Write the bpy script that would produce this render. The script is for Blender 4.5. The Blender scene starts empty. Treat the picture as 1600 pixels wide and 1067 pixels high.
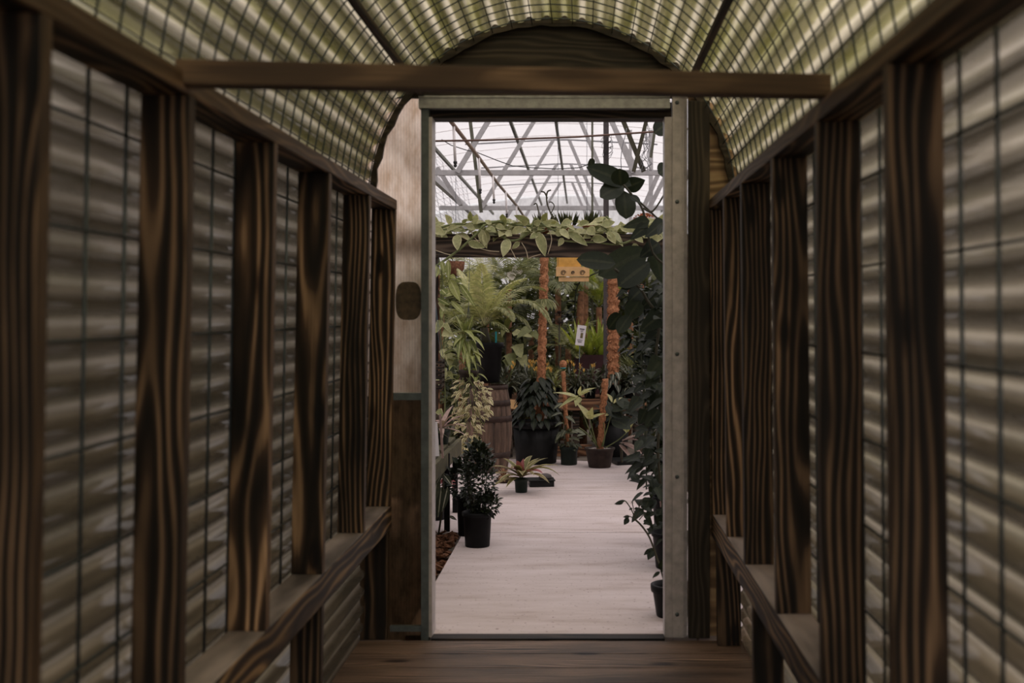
import bpy, bmesh, math, random
from mathutils import Vector, Matrix
V = Vector
R = random.Random(7)
PI = math.pi
SC = bpy.context.scene
COL = SC.collection
CAMZ, F, VX, VY = 1.242, 1900.0, 910.0, 490.0
UP = V((0, 0, 1))


def at(px, py, Y):
    """world point seen at photo pixel px, py at distance Y"""
    return V(((px - VX) / F * Y, Y, CAMZ - (py - VY) / F * Y))


def gx(px, Y):
    return (px - VX) / F * Y


def gz(py, Y):
    return CAMZ - (py - VY) / F * Y


# ------------------------------------------------------------------ materials
MATS = {}


def new_mat(name):
    m = bpy.data.materials.new(name)
    m.use_nodes = True
    nt = m.node_tree
    for n in list(nt.nodes):
        nt.nodes.remove(n)
    MATS[name] = m
    return m, nt


def N(nt, t, **kw):
    n = nt.nodes.new(t)
    for k, v in kw.items():
        if k.startswith('i_'):
            key = k[2:]
            key = int(key) if key.isdigit() else key.replace('_', ' ')
            n.inputs[key].default_value = v
        else:
            setattr(n, k, v)
    return n


def L(nt, a, b):
    nt.links.new(a, b)


def c4(c):
    return (c[0], c[1], c[2], 1)


def ramp(nt, stops, interp='LINEAR'):
    n = nt.nodes.new('ShaderNodeValToRGB')
    cr = n.color_ramp
    cr.interpolation = interp
    while len(cr.elements) > 1:
        cr.elements.remove(cr.elements[-1])
    cr.elements[0].position = stops[0][0]
    cr.elements[0].color = c4(stops[0][1])
    for p, c in stops[1:]:
        e = cr.elements.new(p)
        e.color = c4(c)
    return n


def mixc(nt, fac, a, b, mode='MIX'):
    n = nt.nodes.new('ShaderNodeMix')
    n.data_type = 'RGBA'
    n.blend_type = mode
    for s, v in ((0, fac), (6, a), (7, b)):
        if hasattr(v, 'links'):
            L(nt, v, n.inputs[s])
        elif s == 0:
            n.inputs[0].default_value = v
        else:
            n.inputs[s].default_value = c4(v)
    return n.outputs[2]


def math_(nt, op, a, b=None, c=None):
    n = nt.nodes.new('ShaderNodeMath')
    n.operation = op
    for i, v in enumerate((a, b, c)):
        if v is None:
            continue
        if hasattr(v, 'links'):
            L(nt, v, n.inputs[i])
        else:
            n.inputs[i].default_value = v
    return n.outputs[0]


def out(nt, sh):
    o = nt.nodes.new('ShaderNodeOutputMaterial')
    L(nt, sh, o.inputs[0])


def plain(name, col, rough=.6, metal=0., var=.25, scale=14., spec=.4, bump=0., coord='Object'):
    m, nt = new_mat(name)
    tc = N(nt, 'ShaderNodeTexCoord')
    no = N(nt, 'ShaderNodeTexNoise', i_Scale=scale, i_Detail=5., i_Roughness=.6)
    L(nt, tc.outputs[coord], no.inputs['Vector'])
    lo = [c * (1 - var) for c in col]
    hi = [min(1, c * (1 + var)) for c in col]
    r = ramp(nt, [(.3, lo), (.7, hi)])
    L(nt, no.outputs['Fac'], r.inputs[0])
    b = N(nt, 'ShaderNodeBsdfPrincipled', i_Roughness=rough, i_Metallic=metal)
    b.inputs['Specular IOR Level'].default_value = spec
    L(nt, r.outputs[0], b.inputs['Base Color'])
    if bump:
        bp = N(nt, 'ShaderNodeBump', i_Strength=bump, i_Distance=.01)
        L(nt, no.outputs['Fac'], bp.inputs['Height'])
        L(nt, bp.outputs[0], b.inputs['Normal'])
    out(nt, b.outputs[0])
    return m


def wood(name, dark, mid, light, burn=(.2, 1.1), ring=34., rough=.62, knots=True, grey=None, lit_faces=None):
    """grain along the local X axis; every board draws its own pattern"""
    m, nt = new_mat(name)
    tc = N(nt, 'ShaderNodeTexCoord')
    oi = N(nt, 'ShaderNodeObjectInfo')
    off = N(nt, 'ShaderNodeCombineXYZ')
    L(nt, math_(nt, 'MULTIPLY', oi.outputs['Random'], 37.), off.inputs[0])
    ang = math_(nt, 'MULTIPLY', oi.outputs['Random'], 61.)
    L(nt, math_(nt, 'MULTIPLY', math_(nt, 'SINE', ang), .07), off.inputs[1])
    L(nt, math_(nt, 'MULTIPLY', math_(nt, 'COSINE', ang), .07), off.inputs[2])
    add = N(nt, 'ShaderNodeVectorMath', operation='ADD')
    L(nt, tc.outputs['Object'], add.inputs[0])
    L(nt, off.outputs[0], add.inputs[1])
    mp = N(nt, 'ShaderNodeMapping')
    mp.inputs['Scale'].default_value = (.17, 1, 1)
    L(nt, add.outputs[0], mp.inputs['Vector'])
    wv = N(nt, 'ShaderNodeTexWave', wave_type='RINGS', rings_direction='X', i_Scale=ring / 1.6, i_Distortion=19.)
    wv.inputs['Detail'].default_value = 1.6
    wv.inputs['Detail Scale'].default_value = .42
    wv.inputs['Detail Roughness'].default_value = .55
    L(nt, mp.outputs[0], wv.inputs['Vector'])
    # fine fibres
    mp2 = N(nt, 'ShaderNodeMapping')
    mp2.inputs['Scale'].default_value = (5, 190, 190)
    L(nt, add.outputs[0], mp2.inputs['Vector'])
    fb = N(nt, 'ShaderNodeTexNoise', i_Scale=1., i_Detail=4.)
    L(nt, mp2.outputs[0], fb.inputs['Vector'])
    mx = math_(nt, 'ADD', math_(nt, 'MULTIPLY', wv.outputs['Fac'], .8), math_(nt, 'MULTIPLY', fb.outputs['Fac'], .34))
    cr = ramp(nt, [(.08, dark), (.42, [d * .55 + e * .45 for d, e in zip(dark, mid)]), (.68, mid), (.98, light)])
    L(nt, mx, cr.inputs[0])
    # scorching in long patches
    mp3 = N(nt, 'ShaderNodeMapping')
    mp3.inputs['Scale'].default_value = (2.2, 9, 9)
    L(nt, add.outputs[0], mp3.inputs['Vector'])
    sn = N(nt, 'ShaderNodeTexNoise', i_Scale=1., i_Detail=3.)
    L(nt, mp3.outputs[0], sn.inputs['Vector'])
    sr = ramp(nt, [(.32, [burn[0]] * 3), (.66, [burn[1]] * 3)])
    L(nt, sn.outputs['Fac'], sr.inputs[0])
    col = mixc(nt, 1., cr.outputs[0], sr.outputs[0], 'MULTIPLY')
    if knots:
        mp4 = N(nt, 'ShaderNodeMapping')
        mp4.inputs['Scale'].default_value = (3.1, 8.5, 8.5)
        L(nt, add.outputs[0], mp4.inputs['Vector'])
        vo = N(nt, 'ShaderNodeTexVoronoi', i_Scale=1.)
        L(nt, mp4.outputs[0], vo.inputs['Vector'])
        kr = ramp(nt, [(.1, (.1, .07, .05)), (.14, (.5, .45, .4)), (.2, (1, 1, 1))])
        L(nt, vo.outputs['Distance'], kr.inputs[0])
        col = mixc(nt, 1., col, kr.outputs[0], 'MULTIPLY')
    if grey is not None:                         # upper face greyed: sky reflection painted into its colour
        ge = N(nt, 'ShaderNodeNewGeometry')
        sp = N(nt, 'ShaderNodeSeparateXYZ')
        L(nt, tc.outputs['Normal'], sp.inputs[0])
        fac = math_(nt, 'GREATER_THAN', sp.outputs[grey[1]], .7)
        gcol = mixc(nt, .45, grey[0], col, 'MULTIPLY')
        gcol = mixc(nt, sn.outputs['Fac'], gcol, grey[0])
        gcol = mixc(nt, 1., gcol, sr.outputs[0], 'MULTIPLY')
        col = mixc(nt, fac, col, gcol)
    if lit_faces:                                     # narrow inner faces: less scorched, with the light they catch painted in
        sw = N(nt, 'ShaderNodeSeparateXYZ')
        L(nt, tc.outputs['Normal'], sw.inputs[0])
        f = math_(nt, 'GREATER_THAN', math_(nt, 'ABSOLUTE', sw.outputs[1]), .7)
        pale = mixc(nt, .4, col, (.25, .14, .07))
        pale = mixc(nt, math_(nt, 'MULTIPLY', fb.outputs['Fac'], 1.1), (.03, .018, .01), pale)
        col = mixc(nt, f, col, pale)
    col = mixc(nt, 1., col, oi.outputs['Color'], 'MULTIPLY')
    b = N(nt, 'ShaderNodeBsdfPrincipled', i_Roughness=rough)
    b.inputs['Specular IOR Level'].default_value = .3
    L(nt, col, b.inputs['Base Color'])
    bp = N(nt, 'ShaderNodeBump', i_Strength=.35, i_Distance=.002)
    L(nt, mx, bp.inputs['Height'])
    L(nt, bp.outputs[0], b.inputs['Normal'])
    out(nt, b.outputs[0])
    return m


def leafmat(name, c1, c2, edge=None, rib=None, rough=.42, trans=.3, edgew=.3, back=None, spec=.22):
    """c1..c2 differ from leaf to leaf; uv x runs across the leaf"""
    m, nt = new_mat(name)
    ge = N(nt, 'ShaderNodeNewGeometry')
    col = mixc(nt, ge.outputs['Random Per Island'], c1, c2)
    uv = N(nt, 'ShaderNodeUVMap')
    sp = N(nt, 'ShaderNodeSeparateXYZ')
    L(nt, uv.outputs[0], sp.inputs[0])
    ac = math_(nt, 'ABSOLUTE', math_(nt, 'SUBTRACT', sp.outputs[0], .5))
    tc = N(nt, 'ShaderNodeTexCoord')
    no = N(nt, 'ShaderNodeTexNoise', i_Scale=60., i_Detail=2.)
    L(nt, tc.outputs['Object'], no.inputs['Vector'])
    if edge:
        e = math_(nt, 'GREATER_THAN', math_(nt, 'ADD', ac, math_(nt, 'MULTIPLY', no.outputs['Fac'], .16)), edgew + .08)
        col = mixc(nt, e, col, edge)
    if rib:
        rr = math_(nt, 'LESS_THAN', ac, .07)
        col = mixc(nt, rr, col, rib)
    vr = ramp(nt, [(.3, (.8, .8, .8)), (.7, (1.15, 1.15, 1.1))])
    L(nt, no.outputs['Fac'], vr.inputs[0])
    col = mixc(nt, 1., col, vr.outputs[0], 'MULTIPLY')
    b = N(nt, 'ShaderNodeBsdfPrincipled', i_Roughness=rough)
    b.inputs['Specular IOR Level'].default_value = spec
    L(nt, col, b.inputs['Base Color'])
    t = N(nt, 'ShaderNodeBsdfTranslucent')
    tcx = mixc(nt, 1., col, (1.1, 1.15, .6), 'MULTIPLY')
    L(nt, tcx, t.inputs[0])
    ms = N(nt, 'ShaderNodeMixShader', i_0=trans)
    L(nt, b.outputs[0], ms.inputs[1])
    L(nt, t.outputs[0], ms.inputs[2])
    out(nt, ms.outputs[0])
    return m


def sheetmat(name, tint, trans_col, clear, gloss=.12, algae=None, rough=.25, scale=2., bend=0, lo=.72, groove=None):
    """translucent plastic glazing: scatters light through, lets a little pass straight"""
    m, nt = new_mat(name)
    tc = N(nt, 'ShaderNodeTexCoord')
    mp = N(nt, 'ShaderNodeMapping')
    mp.inputs['Scale'].default_value = (6, .8, 3)
    L(nt, tc.outputs['Object'], mp.inputs['Vector'])
    no = N(nt, 'ShaderNodeTexNoise', i_Scale=scale, i_Detail=5., i_Roughness=.65)
    L(nt, mp.outputs[0], no.inputs['Vector'])
    r = ramp(nt, [(.34, [c * lo for c in tint]), (.62, tint)])
    L(nt, no.outputs['Fac'], r.inputs[0])
    col = r.outputs[0]
    if algae:
        mp2 = N(nt, 'ShaderNodeMapping')
        mp2.inputs['Scale'].default_value = (9, .7, 9)
        L(nt, tc.outputs['Object'], mp2.inputs['Vector'])
        n2 = N(nt, 'ShaderNodeTexNoise', i_Scale=1.7, i_Detail=3.)
        L(nt, mp2.outputs[0], n2.inputs['Vector'])
        r2 = ramp(nt, [(.46, (0, 0, 0)), (.6, (1, 1, 1))])
        L(nt, n2.outputs['Fac'], r2.inputs[0])
        col = mixc(nt, math_(nt, 'MULTIPLY', r2.outputs[0], algae[1]), col, algae[0])
    if groove:                                   # light and dark bands of refraction painted along the corrugation
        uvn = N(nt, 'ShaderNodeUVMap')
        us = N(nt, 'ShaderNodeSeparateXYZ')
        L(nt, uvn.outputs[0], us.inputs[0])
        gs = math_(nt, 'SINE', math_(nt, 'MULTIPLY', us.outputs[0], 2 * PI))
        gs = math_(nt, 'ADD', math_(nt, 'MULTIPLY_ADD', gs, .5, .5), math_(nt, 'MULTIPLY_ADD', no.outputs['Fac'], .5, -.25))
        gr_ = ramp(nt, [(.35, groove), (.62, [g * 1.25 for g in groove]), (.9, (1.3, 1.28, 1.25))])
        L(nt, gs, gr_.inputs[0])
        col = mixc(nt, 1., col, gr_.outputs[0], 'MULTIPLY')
    tl = N(nt, 'ShaderNodeBsdfTranslucent')
    L(nt, col, tl.inputs[0])
    di = N(nt, 'ShaderNodeBsdfDiffuse')
    L(nt, col, di.inputs[0])
    m1 = N(nt, 'ShaderNodeMixShader', i_0=.25)
    L(nt, tl.outputs[0], m1.inputs[1])
    L(nt, di.outputs[0], m1.inputs[2])
    tr = N(nt, 'ShaderNodeBsdfTransparent')
    tr.inputs[0].default_value = c4(trans_col)
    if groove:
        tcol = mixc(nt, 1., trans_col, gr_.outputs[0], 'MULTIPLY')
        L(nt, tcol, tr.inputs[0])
    cl = tr.outputs[0]
    if bend:
        rf = N(nt, 'ShaderNodeBsdfRefraction', i_Roughness=.06, i_IOR=bend)
        rf.inputs[0].default_value = c4(trans_col)
        if groove:
            L(nt, tcol, rf.inputs[0])
        mr = N(nt, 'ShaderNodeMixShader', i_0=.75)
        L(nt, tr.outputs[0], mr.inputs[1])
        L(nt, rf.outputs[0], mr.inputs[2])
        cl = mr.outputs[0]
    m2 = N(nt, 'ShaderNodeMixShader', i_0=clear)
    L(nt, m1.outputs[0], m2.inputs[1])
    L(nt, cl, m2.inputs[2])
    gl = N(nt, 'ShaderNodeBsdfGlossy', i_Roughness=rough)
    lw = N(nt, 'ShaderNodeLayerWeight', i_Blend=.5)
    m3 = N(nt, 'ShaderNodeMixShader')
    L(nt, math_(nt, 'MULTIPLY_ADD', math_(nt, 'POWER', lw.outputs['Facing'], 4.), gloss * 2, gloss * .25), m3.inputs[0])
    L(nt, m2.outputs[0], m3.inputs[1])
    L(nt, gl.outputs[0], m3.inputs[2])
    out(nt, m3.outputs[0])
    return m


# ------------------------------------------------------------------ mesh builder
ORG = {}


def org(o):
    return ORG.get(o.name, V((0, 0, 0)))


def profile(kind, t):
    if kind == 'ov':
        return math.sin(PI * t ** .75) ** .85 if 0 < t < 1 else 0
    if kind == 'lance':
        return (math.sin(PI * t ** .6) ** .9) * (1 - .25 * t) if 0 < t < 1 else 0
    if kind == 'strap':
        return min(1, .45 + t * 2.2) * (1 - max(0, (t - .45) / .55) ** 1.6)
    if kind == 'heart':
        return min(1, (t / .18) ** .5) * (1 - t) ** .62 * 1.15 if t < 1 else 0
    if kind == 'round':
        return math.sin(PI * min(1, max(0, t))) ** .5 if 0 < t < 1 else 0
    return 1


class MB:
    def __init__(s):
        s.v, s.f, s.uv, s.mi = [], [], [], []
        s.cur = 0

    def add(s, vs, fs, uv=None):
        b = len(s.v)
        s.v += [tuple(x) for x in vs]
        s.uv += uv if uv else [(.5, .5)] * len(vs)
        s.f += [tuple(b + i for i in f) for f in fs]
        s.mi += [s.cur] * len(fs)
        return s

    def box(s, c, d, rot=None):
        """c centre, d full sizes"""
        c = V(c)
        vs = []
        for x in (-.5, .5):
            for y in (-.5, .5):
                for z in (-.5, .5):
                    p = V((x * d[0], y * d[1], z * d[2]))
                    if rot:
                        p = rot @ p
                    vs.append(c + p)
        return s.add(vs, [(0, 1, 3, 2), (4, 6, 7, 5), (0, 4, 5, 1), (2, 3, 7, 6), (0, 2, 6, 4), (1, 5, 7, 3)])

    def bar(s, p0, p1, w, h, up=UP):
        p0, p1 = V(p0), V(p1)
        d = (p1 - p0)
        ln = d.length
        d.normalize()
        sd = d.cross(up)
        if sd.length < 1e-4:
            sd = d.cross(V((1, 0, 0)))
        sd.normalize()
        u = sd.cross(d)
        return s.box((p0 + p1) / 2, (ln, w, h), Matrix((d, sd, u)).transposed())

    def tube(s, pts, r, n=6, cap=True):
        pts = [V(p) for p in pts]
        k = len(pts)
        rr = r if isinstance(r, (list, tuple)) else [r] * k
        vs, fs = [], []
        d0 = (pts[1] - pts[0]).normalized()
        a = d0.cross(UP)
        if a.length < .05:
            a = d0.cross(V((1, 0, 0)))
        a.normalize()
        for i in range(k):
            d = (pts[min(i + 1, k - 1)] - pts[max(i - 1, 0)])
            if d.length < 1e-9:
                d = d0
            d.normalize()
            a = a - d * a.dot(d)
            a = a.normalized() if a.length > 1e-6 else d.cross(V((.3, .5, .8))).normalized()
            b = d.cross(a)
            for j in range(n):
                th = 2 * PI * j / n
                vs.append(pts[i] + (a * math.cos(th) + b * math.sin(th)) * rr[i])
        for i in range(k - 1):
            for j in range(n):
                j2 = (j + 1) % n
                fs.append((i * n + j, i * n + j2, (i + 1) * n + j2, (i + 1) * n + j))
        if cap:
            fs.append(tuple(range(n - 1, -1, -1)))
            fs.append(tuple((k - 1) * n + j for j in range(n)))
        return s.add(vs, fs)

    def lathe(s, prof, c, n=28, rib=0., nrib=0, close=True):
        """prof list of (r, z) from bottom up; c base centre"""
        c = V(c)
        vs, fs = [], []
        for r, z in prof:
            for j in range(n):
                th = 2 * PI * j / n
                q = r * (1 + (rib * (1 if j % 2 else -1) if nrib else 0))
                vs.append(c + V((q * math.cos(th), q * math.sin(th), z)))
        k = len(prof)
        for i in range(k - 1):
            for j in range(n):
                j2 = (j + 1) % n
                fs.append((i * n + j, i * n + j2, (i + 1) * n + j2, (i + 1) * n + j))
        if close:
            fs.append(tuple(range(n - 1, -1, -1)))
            fs.append(tuple((k - 1) * n + j for j in range(n)))
        return s.add(vs, fs)

    def leaf(s, b, d, ln, w, bend=.5, up=UP, fold=.22, seg=5, kind='ov', wave=0.):
        b, d = V(b), V(d).normalized()
        sd = d.cross(up)
        if sd.length < .05:
            sd = d.cross(V((R.uniform(-1, 1), R.uniform(-1, 1), .1)))
        sd.normalize()
        p = b.copy()
        vs, uv, fs = [], [], []
        for i in range(seg + 1):
            t = i / seg
            n = sd.cross(d).normalized()
            hw = max(.0006, .5 * w * profile(kind, t))
            lift = fold * hw + (wave * math.sin(t * 9) * hw)
            vs += [p - sd * hw + n * lift, p, p + sd * hw + n * (fold * hw - wave * math.sin(t * 9 + 1) * hw)]
            uv += [(0, t), (.5, t), (1, t)]
            if i < seg:
                p = p + d * (ln / seg)
                d = (d + V((0, 0, -bend / seg))).normalized()
        for i in range(seg):
            a = i * 3
            fs += [(a, a + 1, a + 4, a + 3), (a + 1, a + 2, a + 5, a + 4)]
        s.add(vs, fs, uv)
        return p

    def frond(s, b, d, ln, bend, pin, npin, pw, rach=.004, start=.22, droop=.6, ang=1.05, kind='lance', lift=.1):
        """pinnate leaf: arching rachis and paired pinnae"""
        b, d = V(b), V(d).normalized()
        seg = max(10, npin)
        pts, dirs = [b.copy()], [d.copy()]
        p = b.copy()
        for i in range(seg):
            p = p + d * (ln / seg)
            d = (d + V((0, 0, -bend / seg * (.4 + 1.2 * i / seg)))).normalized()
            pts.append(p.copy())
            dirs.append(d.copy())
        mi = s.cur
        s.tube(pts[::2] + ([pts[-1]] if seg % 2 else []), [rach * (1 - .8 * i / (seg / 2 + 1)) for i in range(len(pts[::2]) + (1 if seg % 2 else 0))], 4)
        for i in range(npin):
            t = start + (1 - start) * (i + .3) / npin
            k = min(seg, int(t * seg))
            fr = t * seg - k
            q = pts[k].lerp(pts[min(seg, k + 1)], fr)
            dd = dirs[k]
            sd = dd.cross(UP)
            if sd.length < .05:
                sd = V((1, 0, 0))
            sd.normalize()
            nn = sd.cross(dd)
            u = (t - start) / (1 - start)
            pl = pin * (math.sin(PI * (.16 + .84 * u) ** .8) ** .7 * .97 + .03)
            for sg in (-1, 1):
                a = ang * (1 - .35 * u) + R.uniform(-.06, .06)
                pd = dd * math.cos(a) + sd * sg * math.sin(a) + nn * lift
                s.leaf(q, pd, pl * R.uniform(.92, 1.05), pw, bend=droop, up=nn, fold=.2, seg=3, kind=kind)
        s.cur = mi
        return pts[-1]

    def build(s, name, mat, parent=None, smooth=True, origin=None):
        me = bpy.data.meshes.new(name)
        o0 = V(origin) if origin is not None else (org(parent) if parent else V((0, 0, 0)))
        me.from_pydata([(x - o0.x, y - o0.y, z - o0.z) for x, y, z in s.v], [], s.f)
        mats = mat if isinstance(mat, (list, tuple)) else [mat]
        for m in mats:
            me.materials.append(MATS[m] if isinstance(m, str) else m)
        ul = me.uv_layers.new(name='UVMap')
        idx = [0] * len(me.loops)
        me.loops.foreach_get('vertex_index', idx)
        flat = []
        for i in idx:
            flat += s.uv[i]
        ul.data.foreach_set('uv', flat)
        if len(mats) > 1:
            me.polygons.foreach_set('material_index', s.mi)
        me.polygons.foreach_set('use_smooth', [smooth] * len(me.polygons))
        me.update()
        o = bpy.data.objects.new(name, me)
        COL.objects.link(o)
        if parent:
            o.parent = parent
            o.location = o0 - org(parent)
        else:
            o.location = o0
        ORG[o.name] = o0
        return o


def tag(o, label, cat, group=None, kind=None):
    o['label'] = label
    o['category'] = cat
    if group:
        o['group'] = group
    if kind:
        o['kind'] = kind
    return o


def thing(name, loc, label, cat, group=None, kind=None):
    o = bpy.data.objects.new(name, None)
    o.empty_display_size = .1
    COL.objects.link(o)
    o.location = loc
    ORG[o.name] = V(loc)
    return tag(o, label, cat, group, kind)


def char(o, f):
    """how deeply this board was scorched"""
    o.color = (f, f, f, 1)


def board(name, p0, p1, w, h, mat, side=None, parent=None, bevel=.003):
    """sawn timber from p0 to p1; w measured along side, h across; local X is the grain"""
    p0, p1 = V(p0), V(p1)
    d = p1 - p0
    ln = d.length
    d.normalize()
    sd = V(side) if side is not None else d.cross(UP)
    sd = (sd - d * sd.dot(d)).normalized()
    u = d.cross(sd)
    bm = bmesh.new()
    bmesh.ops.create_cube(bm, size=1)
    bmesh.ops.scale(bm, vec=(ln, w, h), verts=bm.verts)
    if bevel:
        bmesh.ops.bevel(bm, geom=bm.edges[:], offset=bevel, segments=2, affect='EDGES', profile=.6)
    me = bpy.data.meshes.new(name)
    bm.to_mesh(me)
    bm.free()
    me.materials.append(MATS[mat])
    o = bpy.data.objects.new(name, me)
    COL.objects.link(o)
    mid = (p0 + p1) / 2
    if parent:
        o.parent = parent
        o.location = mid - org(parent)
    else:
        o.location = mid
    o.rotation_euler = Matrix((d, sd, u)).transposed().to_euler()
    ORG[o.name] = mid
    return o


# ------------------------------------------------------------------ palette
wood('scorched_pine', (.006, .004, .0026), (.085, .05, .029), (.4, .255, .15), burn=(.14, 1.15), ring=28, lit_faces=1.9)
wood('sill_pine', (.01, .006, .004), (.1, .058, .028), (.32, .2, .1), burn=(.3, 1.2), ring=27, grey=((.33, .28, .27), 2))
wood('beam_wood', (.02, .014, .01), (.075, .05, .034), (.17, .12, .085), burn=(.5, 1.1), ring=30)
wood('old_beam', (.006, .004, .003), (.035, .022, .014), (.09, .06, .042), burn=(.4, 1.1), ring=26)
wood('deck_board', (.02, .013, .01), (.14, .085, .055), (.36, .24, .17), burn=(.4, 1.15), rough=.5)
wood('bench_wood', (.05, .022, .012), (.2, .09, .045), (.36, .19, .1), burn=(.6, 1.05), ring=22)
wood('barrel_oak', (.05, .03, .02), (.15, .085, .055), (.26, .165, .11), burn=(.5, 1.2), ring=14, knots=False)
wood('pale_ply', (.16, .1, .055), (.36, .23, .13), (.5, .35, .2), burn=(.7, 1.05), knots=False)
wood('dark_ply', (.02, .015, .01), (.04, .03, .02), (.065, .05, .034), burn=(.6, 1.1), knots=False)
plain('galvanised', (.36, .36, .35), .45, .55, .25, 30)
plain('jamb_steel', (.1, .118, .125), .5, .35, .25, 22)
plain('jamb_light', (.45, .415, .42), .5, .1, .22, 26)
plain('wire', (.07, .09, .105), .45, .6, .2, 40)
plain('truss_steel', (.42, .41, .42), .5, .3, .15, 20)
plain('purlin_green', (.1, .1, .07), .6, 0, .3, 12)
plain('black_plastic', (.008, .008, .0085), .5, 0, .3, 25, .12)
plain('pot_dark', (.012, .012, .012), .45, 0, .25, 25, .15)
plain('green_plastic', (.014, .022, .017), .5, 0, .2, 25, .2)
plain('soil', (.05, .033, .024), .95, 0, .6, 90, .1, .6)
plain('perlite', (.62, .57, .54), .9, 0, .2, 60)
plain('terracotta', (.33, .13, .07), .8, 0, .25, 25)
plain('brown_pot', (.035, .024, .019), .55, 0, .5, 18, .2)
plain('hoop_iron', (.045, .026, .02), .7, .3, .4, 25)
plain('moss_fibre', (.36, .165, .085), .95, 0, .55, 55, .1, 1.)
plain('coir', (.16, .075, .045), .95, 0, .5, 60, .1, 1.)
plain('white_plastic', (.74, .7, .7), .5, 0, .05, 10)
plain('sign_white', (.72, .68, .71), .5, 0, .03, 10)
plain('ink', (.06, .05, .06), .7, 0, .1, 10)
plain('photo_print', (.14, .11, .05), .6, 0, .6, 60)
plain('pipe_orange', (.24, .17, .13), .5, 0, .25, 18)
plain('copper', (.13, .075, .06), .5, .3, .25, 18)
plain('cable_black', (.02, .02, .02), .6, 0, .1, 10)
plain('yellow_paint', (.55, .31, .07), .65, 0, .18, 16)
plain('tan_paint', (.62, .38, .17), .65, 0, .15, 16)
plain('maroon', (.045, .014, .016), .5, 0, .25, 14)
plain('teal', (.02, .3, .34), .5, 0, .1, 10)
plain('bark', (.12, .055, .03), .9, 0, .65, 45, .15, .5)
plain('trunk', (.2, .1, .055), .9, 0, .5, 30, .15, .6)
plain('stone_dark', (.06, .05, .05), .7, 0, .3, 20)
plain('orange_flower', (.42, .15, .06), .8, 0, .35, 60)
plain('yellow_flower', (.72, .46, .12), .6, 0, .2, 40)
plain('white_flower', (.85, .8, .7), .6, 0, .1, 40)
plain('pink_flower', (.45, .1, .16), .6, 0, .3, 40)
plain('stem_green', (.13, .15, .055), .6, 0, .25, 20)
plain('stem_dark', (.045, .04, .022), .7, 0, .3, 20)
plain('pale_root', (.45, .37, .25), .8, 0, .2, 20)
plain('moss_board', (.06, .052, .024), .85, 0, .4, 22)
plain('tarp_blue', (.2, .3, .36), .6, 0, .1, 8)
plain('outdoor_grass', (.2, .18, .145), .95, 0, .5, 3, .1)
plain('gravel_ground', (.17, .14, .115), .95, 0, .35, 9, .1)
plain('net_grey', (.2, .2, .22), .7, 0, .1, 10)
plain('wall_film', (.8, .78, .79), .7, 0, .04, 2)
leafmat('vanilla_leaf', (.2, .215, .09), (.42, .41, .22), edge=(.5, .47, .28), edgew=.42, trans=.22)
leafmat('lime_leaf', (.11, .135, .04), (.3, .32, .12), rib=(.42, .42, .22), trans=.3)
leafmat('cream_leaf', (.2, .21, .085), (.38, .34, .2), edge=(.62, .52, .36), edgew=.24, trans=.25)
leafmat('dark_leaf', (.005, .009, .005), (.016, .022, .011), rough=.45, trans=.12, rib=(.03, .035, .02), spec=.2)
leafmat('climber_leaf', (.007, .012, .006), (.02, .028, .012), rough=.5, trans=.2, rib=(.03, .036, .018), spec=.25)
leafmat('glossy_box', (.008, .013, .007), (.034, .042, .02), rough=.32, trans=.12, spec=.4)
leafmat('fern_pale', (.38, .39, .19), (.62, .58, .35), rough=.5, trans=.35)
leafmat('fern_mid', (.11, .125, .045), (.34, .33, .17), rough=.5, trans=.35)
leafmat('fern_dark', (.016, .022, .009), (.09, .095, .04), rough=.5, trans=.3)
leafmat('palm_leaf', (.085, .1, .045), (.32, .33, .19), rough=.42, trans=.3)
leafmat('bright_leaf', (.2, .25, .045), (.36, .38, .1), rough=.42, trans=.4)
leafmat('jungle_leaf', (.02, .027, .01), (.17, .175, .07), rough=.42, trans=.3)
leafmat('grey_leaf', (.04, .048, .03), (.15, .16, .1), rough=.4, trans=.2, rib=(.25, .25, .18))
leafmat('silver_leaf', (.015, .02, .012), (.09, .095, .065), rough=.38, trans=.15, rib=(.32, .31, .25))
leafmat('bromeliad_leaf', (.11, .11, .04), (.19, .15, .07), edge=(.36, .3, .16), edgew=.36, rough=.4, trans=.2)
leafmat('bromeliad_pink', (.42, .15, .2), (.27, .1, .1), rough=.45, trans=.2)
leafmat('dry_leaf', (.28, .14, .08), (.42, .26, .18), rough=.8, trans=.15)
leafmat('pinkish_leaf', (.26, .16, .15), (.38, .28, .25), rough=.6, trans=.15)
leafmat('red_leaf', (.2, .025, .035), (.36, .09, .1), rough=.5, trans=.2, rib=(.5, .3, .3))
leafmat('hedge_leaf', (.045, .044, .02), (.14, .128, .07), rough=.6, trans=.25)
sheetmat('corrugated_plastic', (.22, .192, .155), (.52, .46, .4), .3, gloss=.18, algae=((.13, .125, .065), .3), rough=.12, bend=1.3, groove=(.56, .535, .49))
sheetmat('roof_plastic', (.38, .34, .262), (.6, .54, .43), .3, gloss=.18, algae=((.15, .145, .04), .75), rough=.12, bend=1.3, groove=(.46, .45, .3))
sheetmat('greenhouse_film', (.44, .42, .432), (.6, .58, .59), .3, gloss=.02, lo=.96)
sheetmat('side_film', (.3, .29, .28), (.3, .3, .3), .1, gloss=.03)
sheetmat('back_film', (.7, .69, .7), (.6, .6, .6), .1, gloss=.03)


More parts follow.
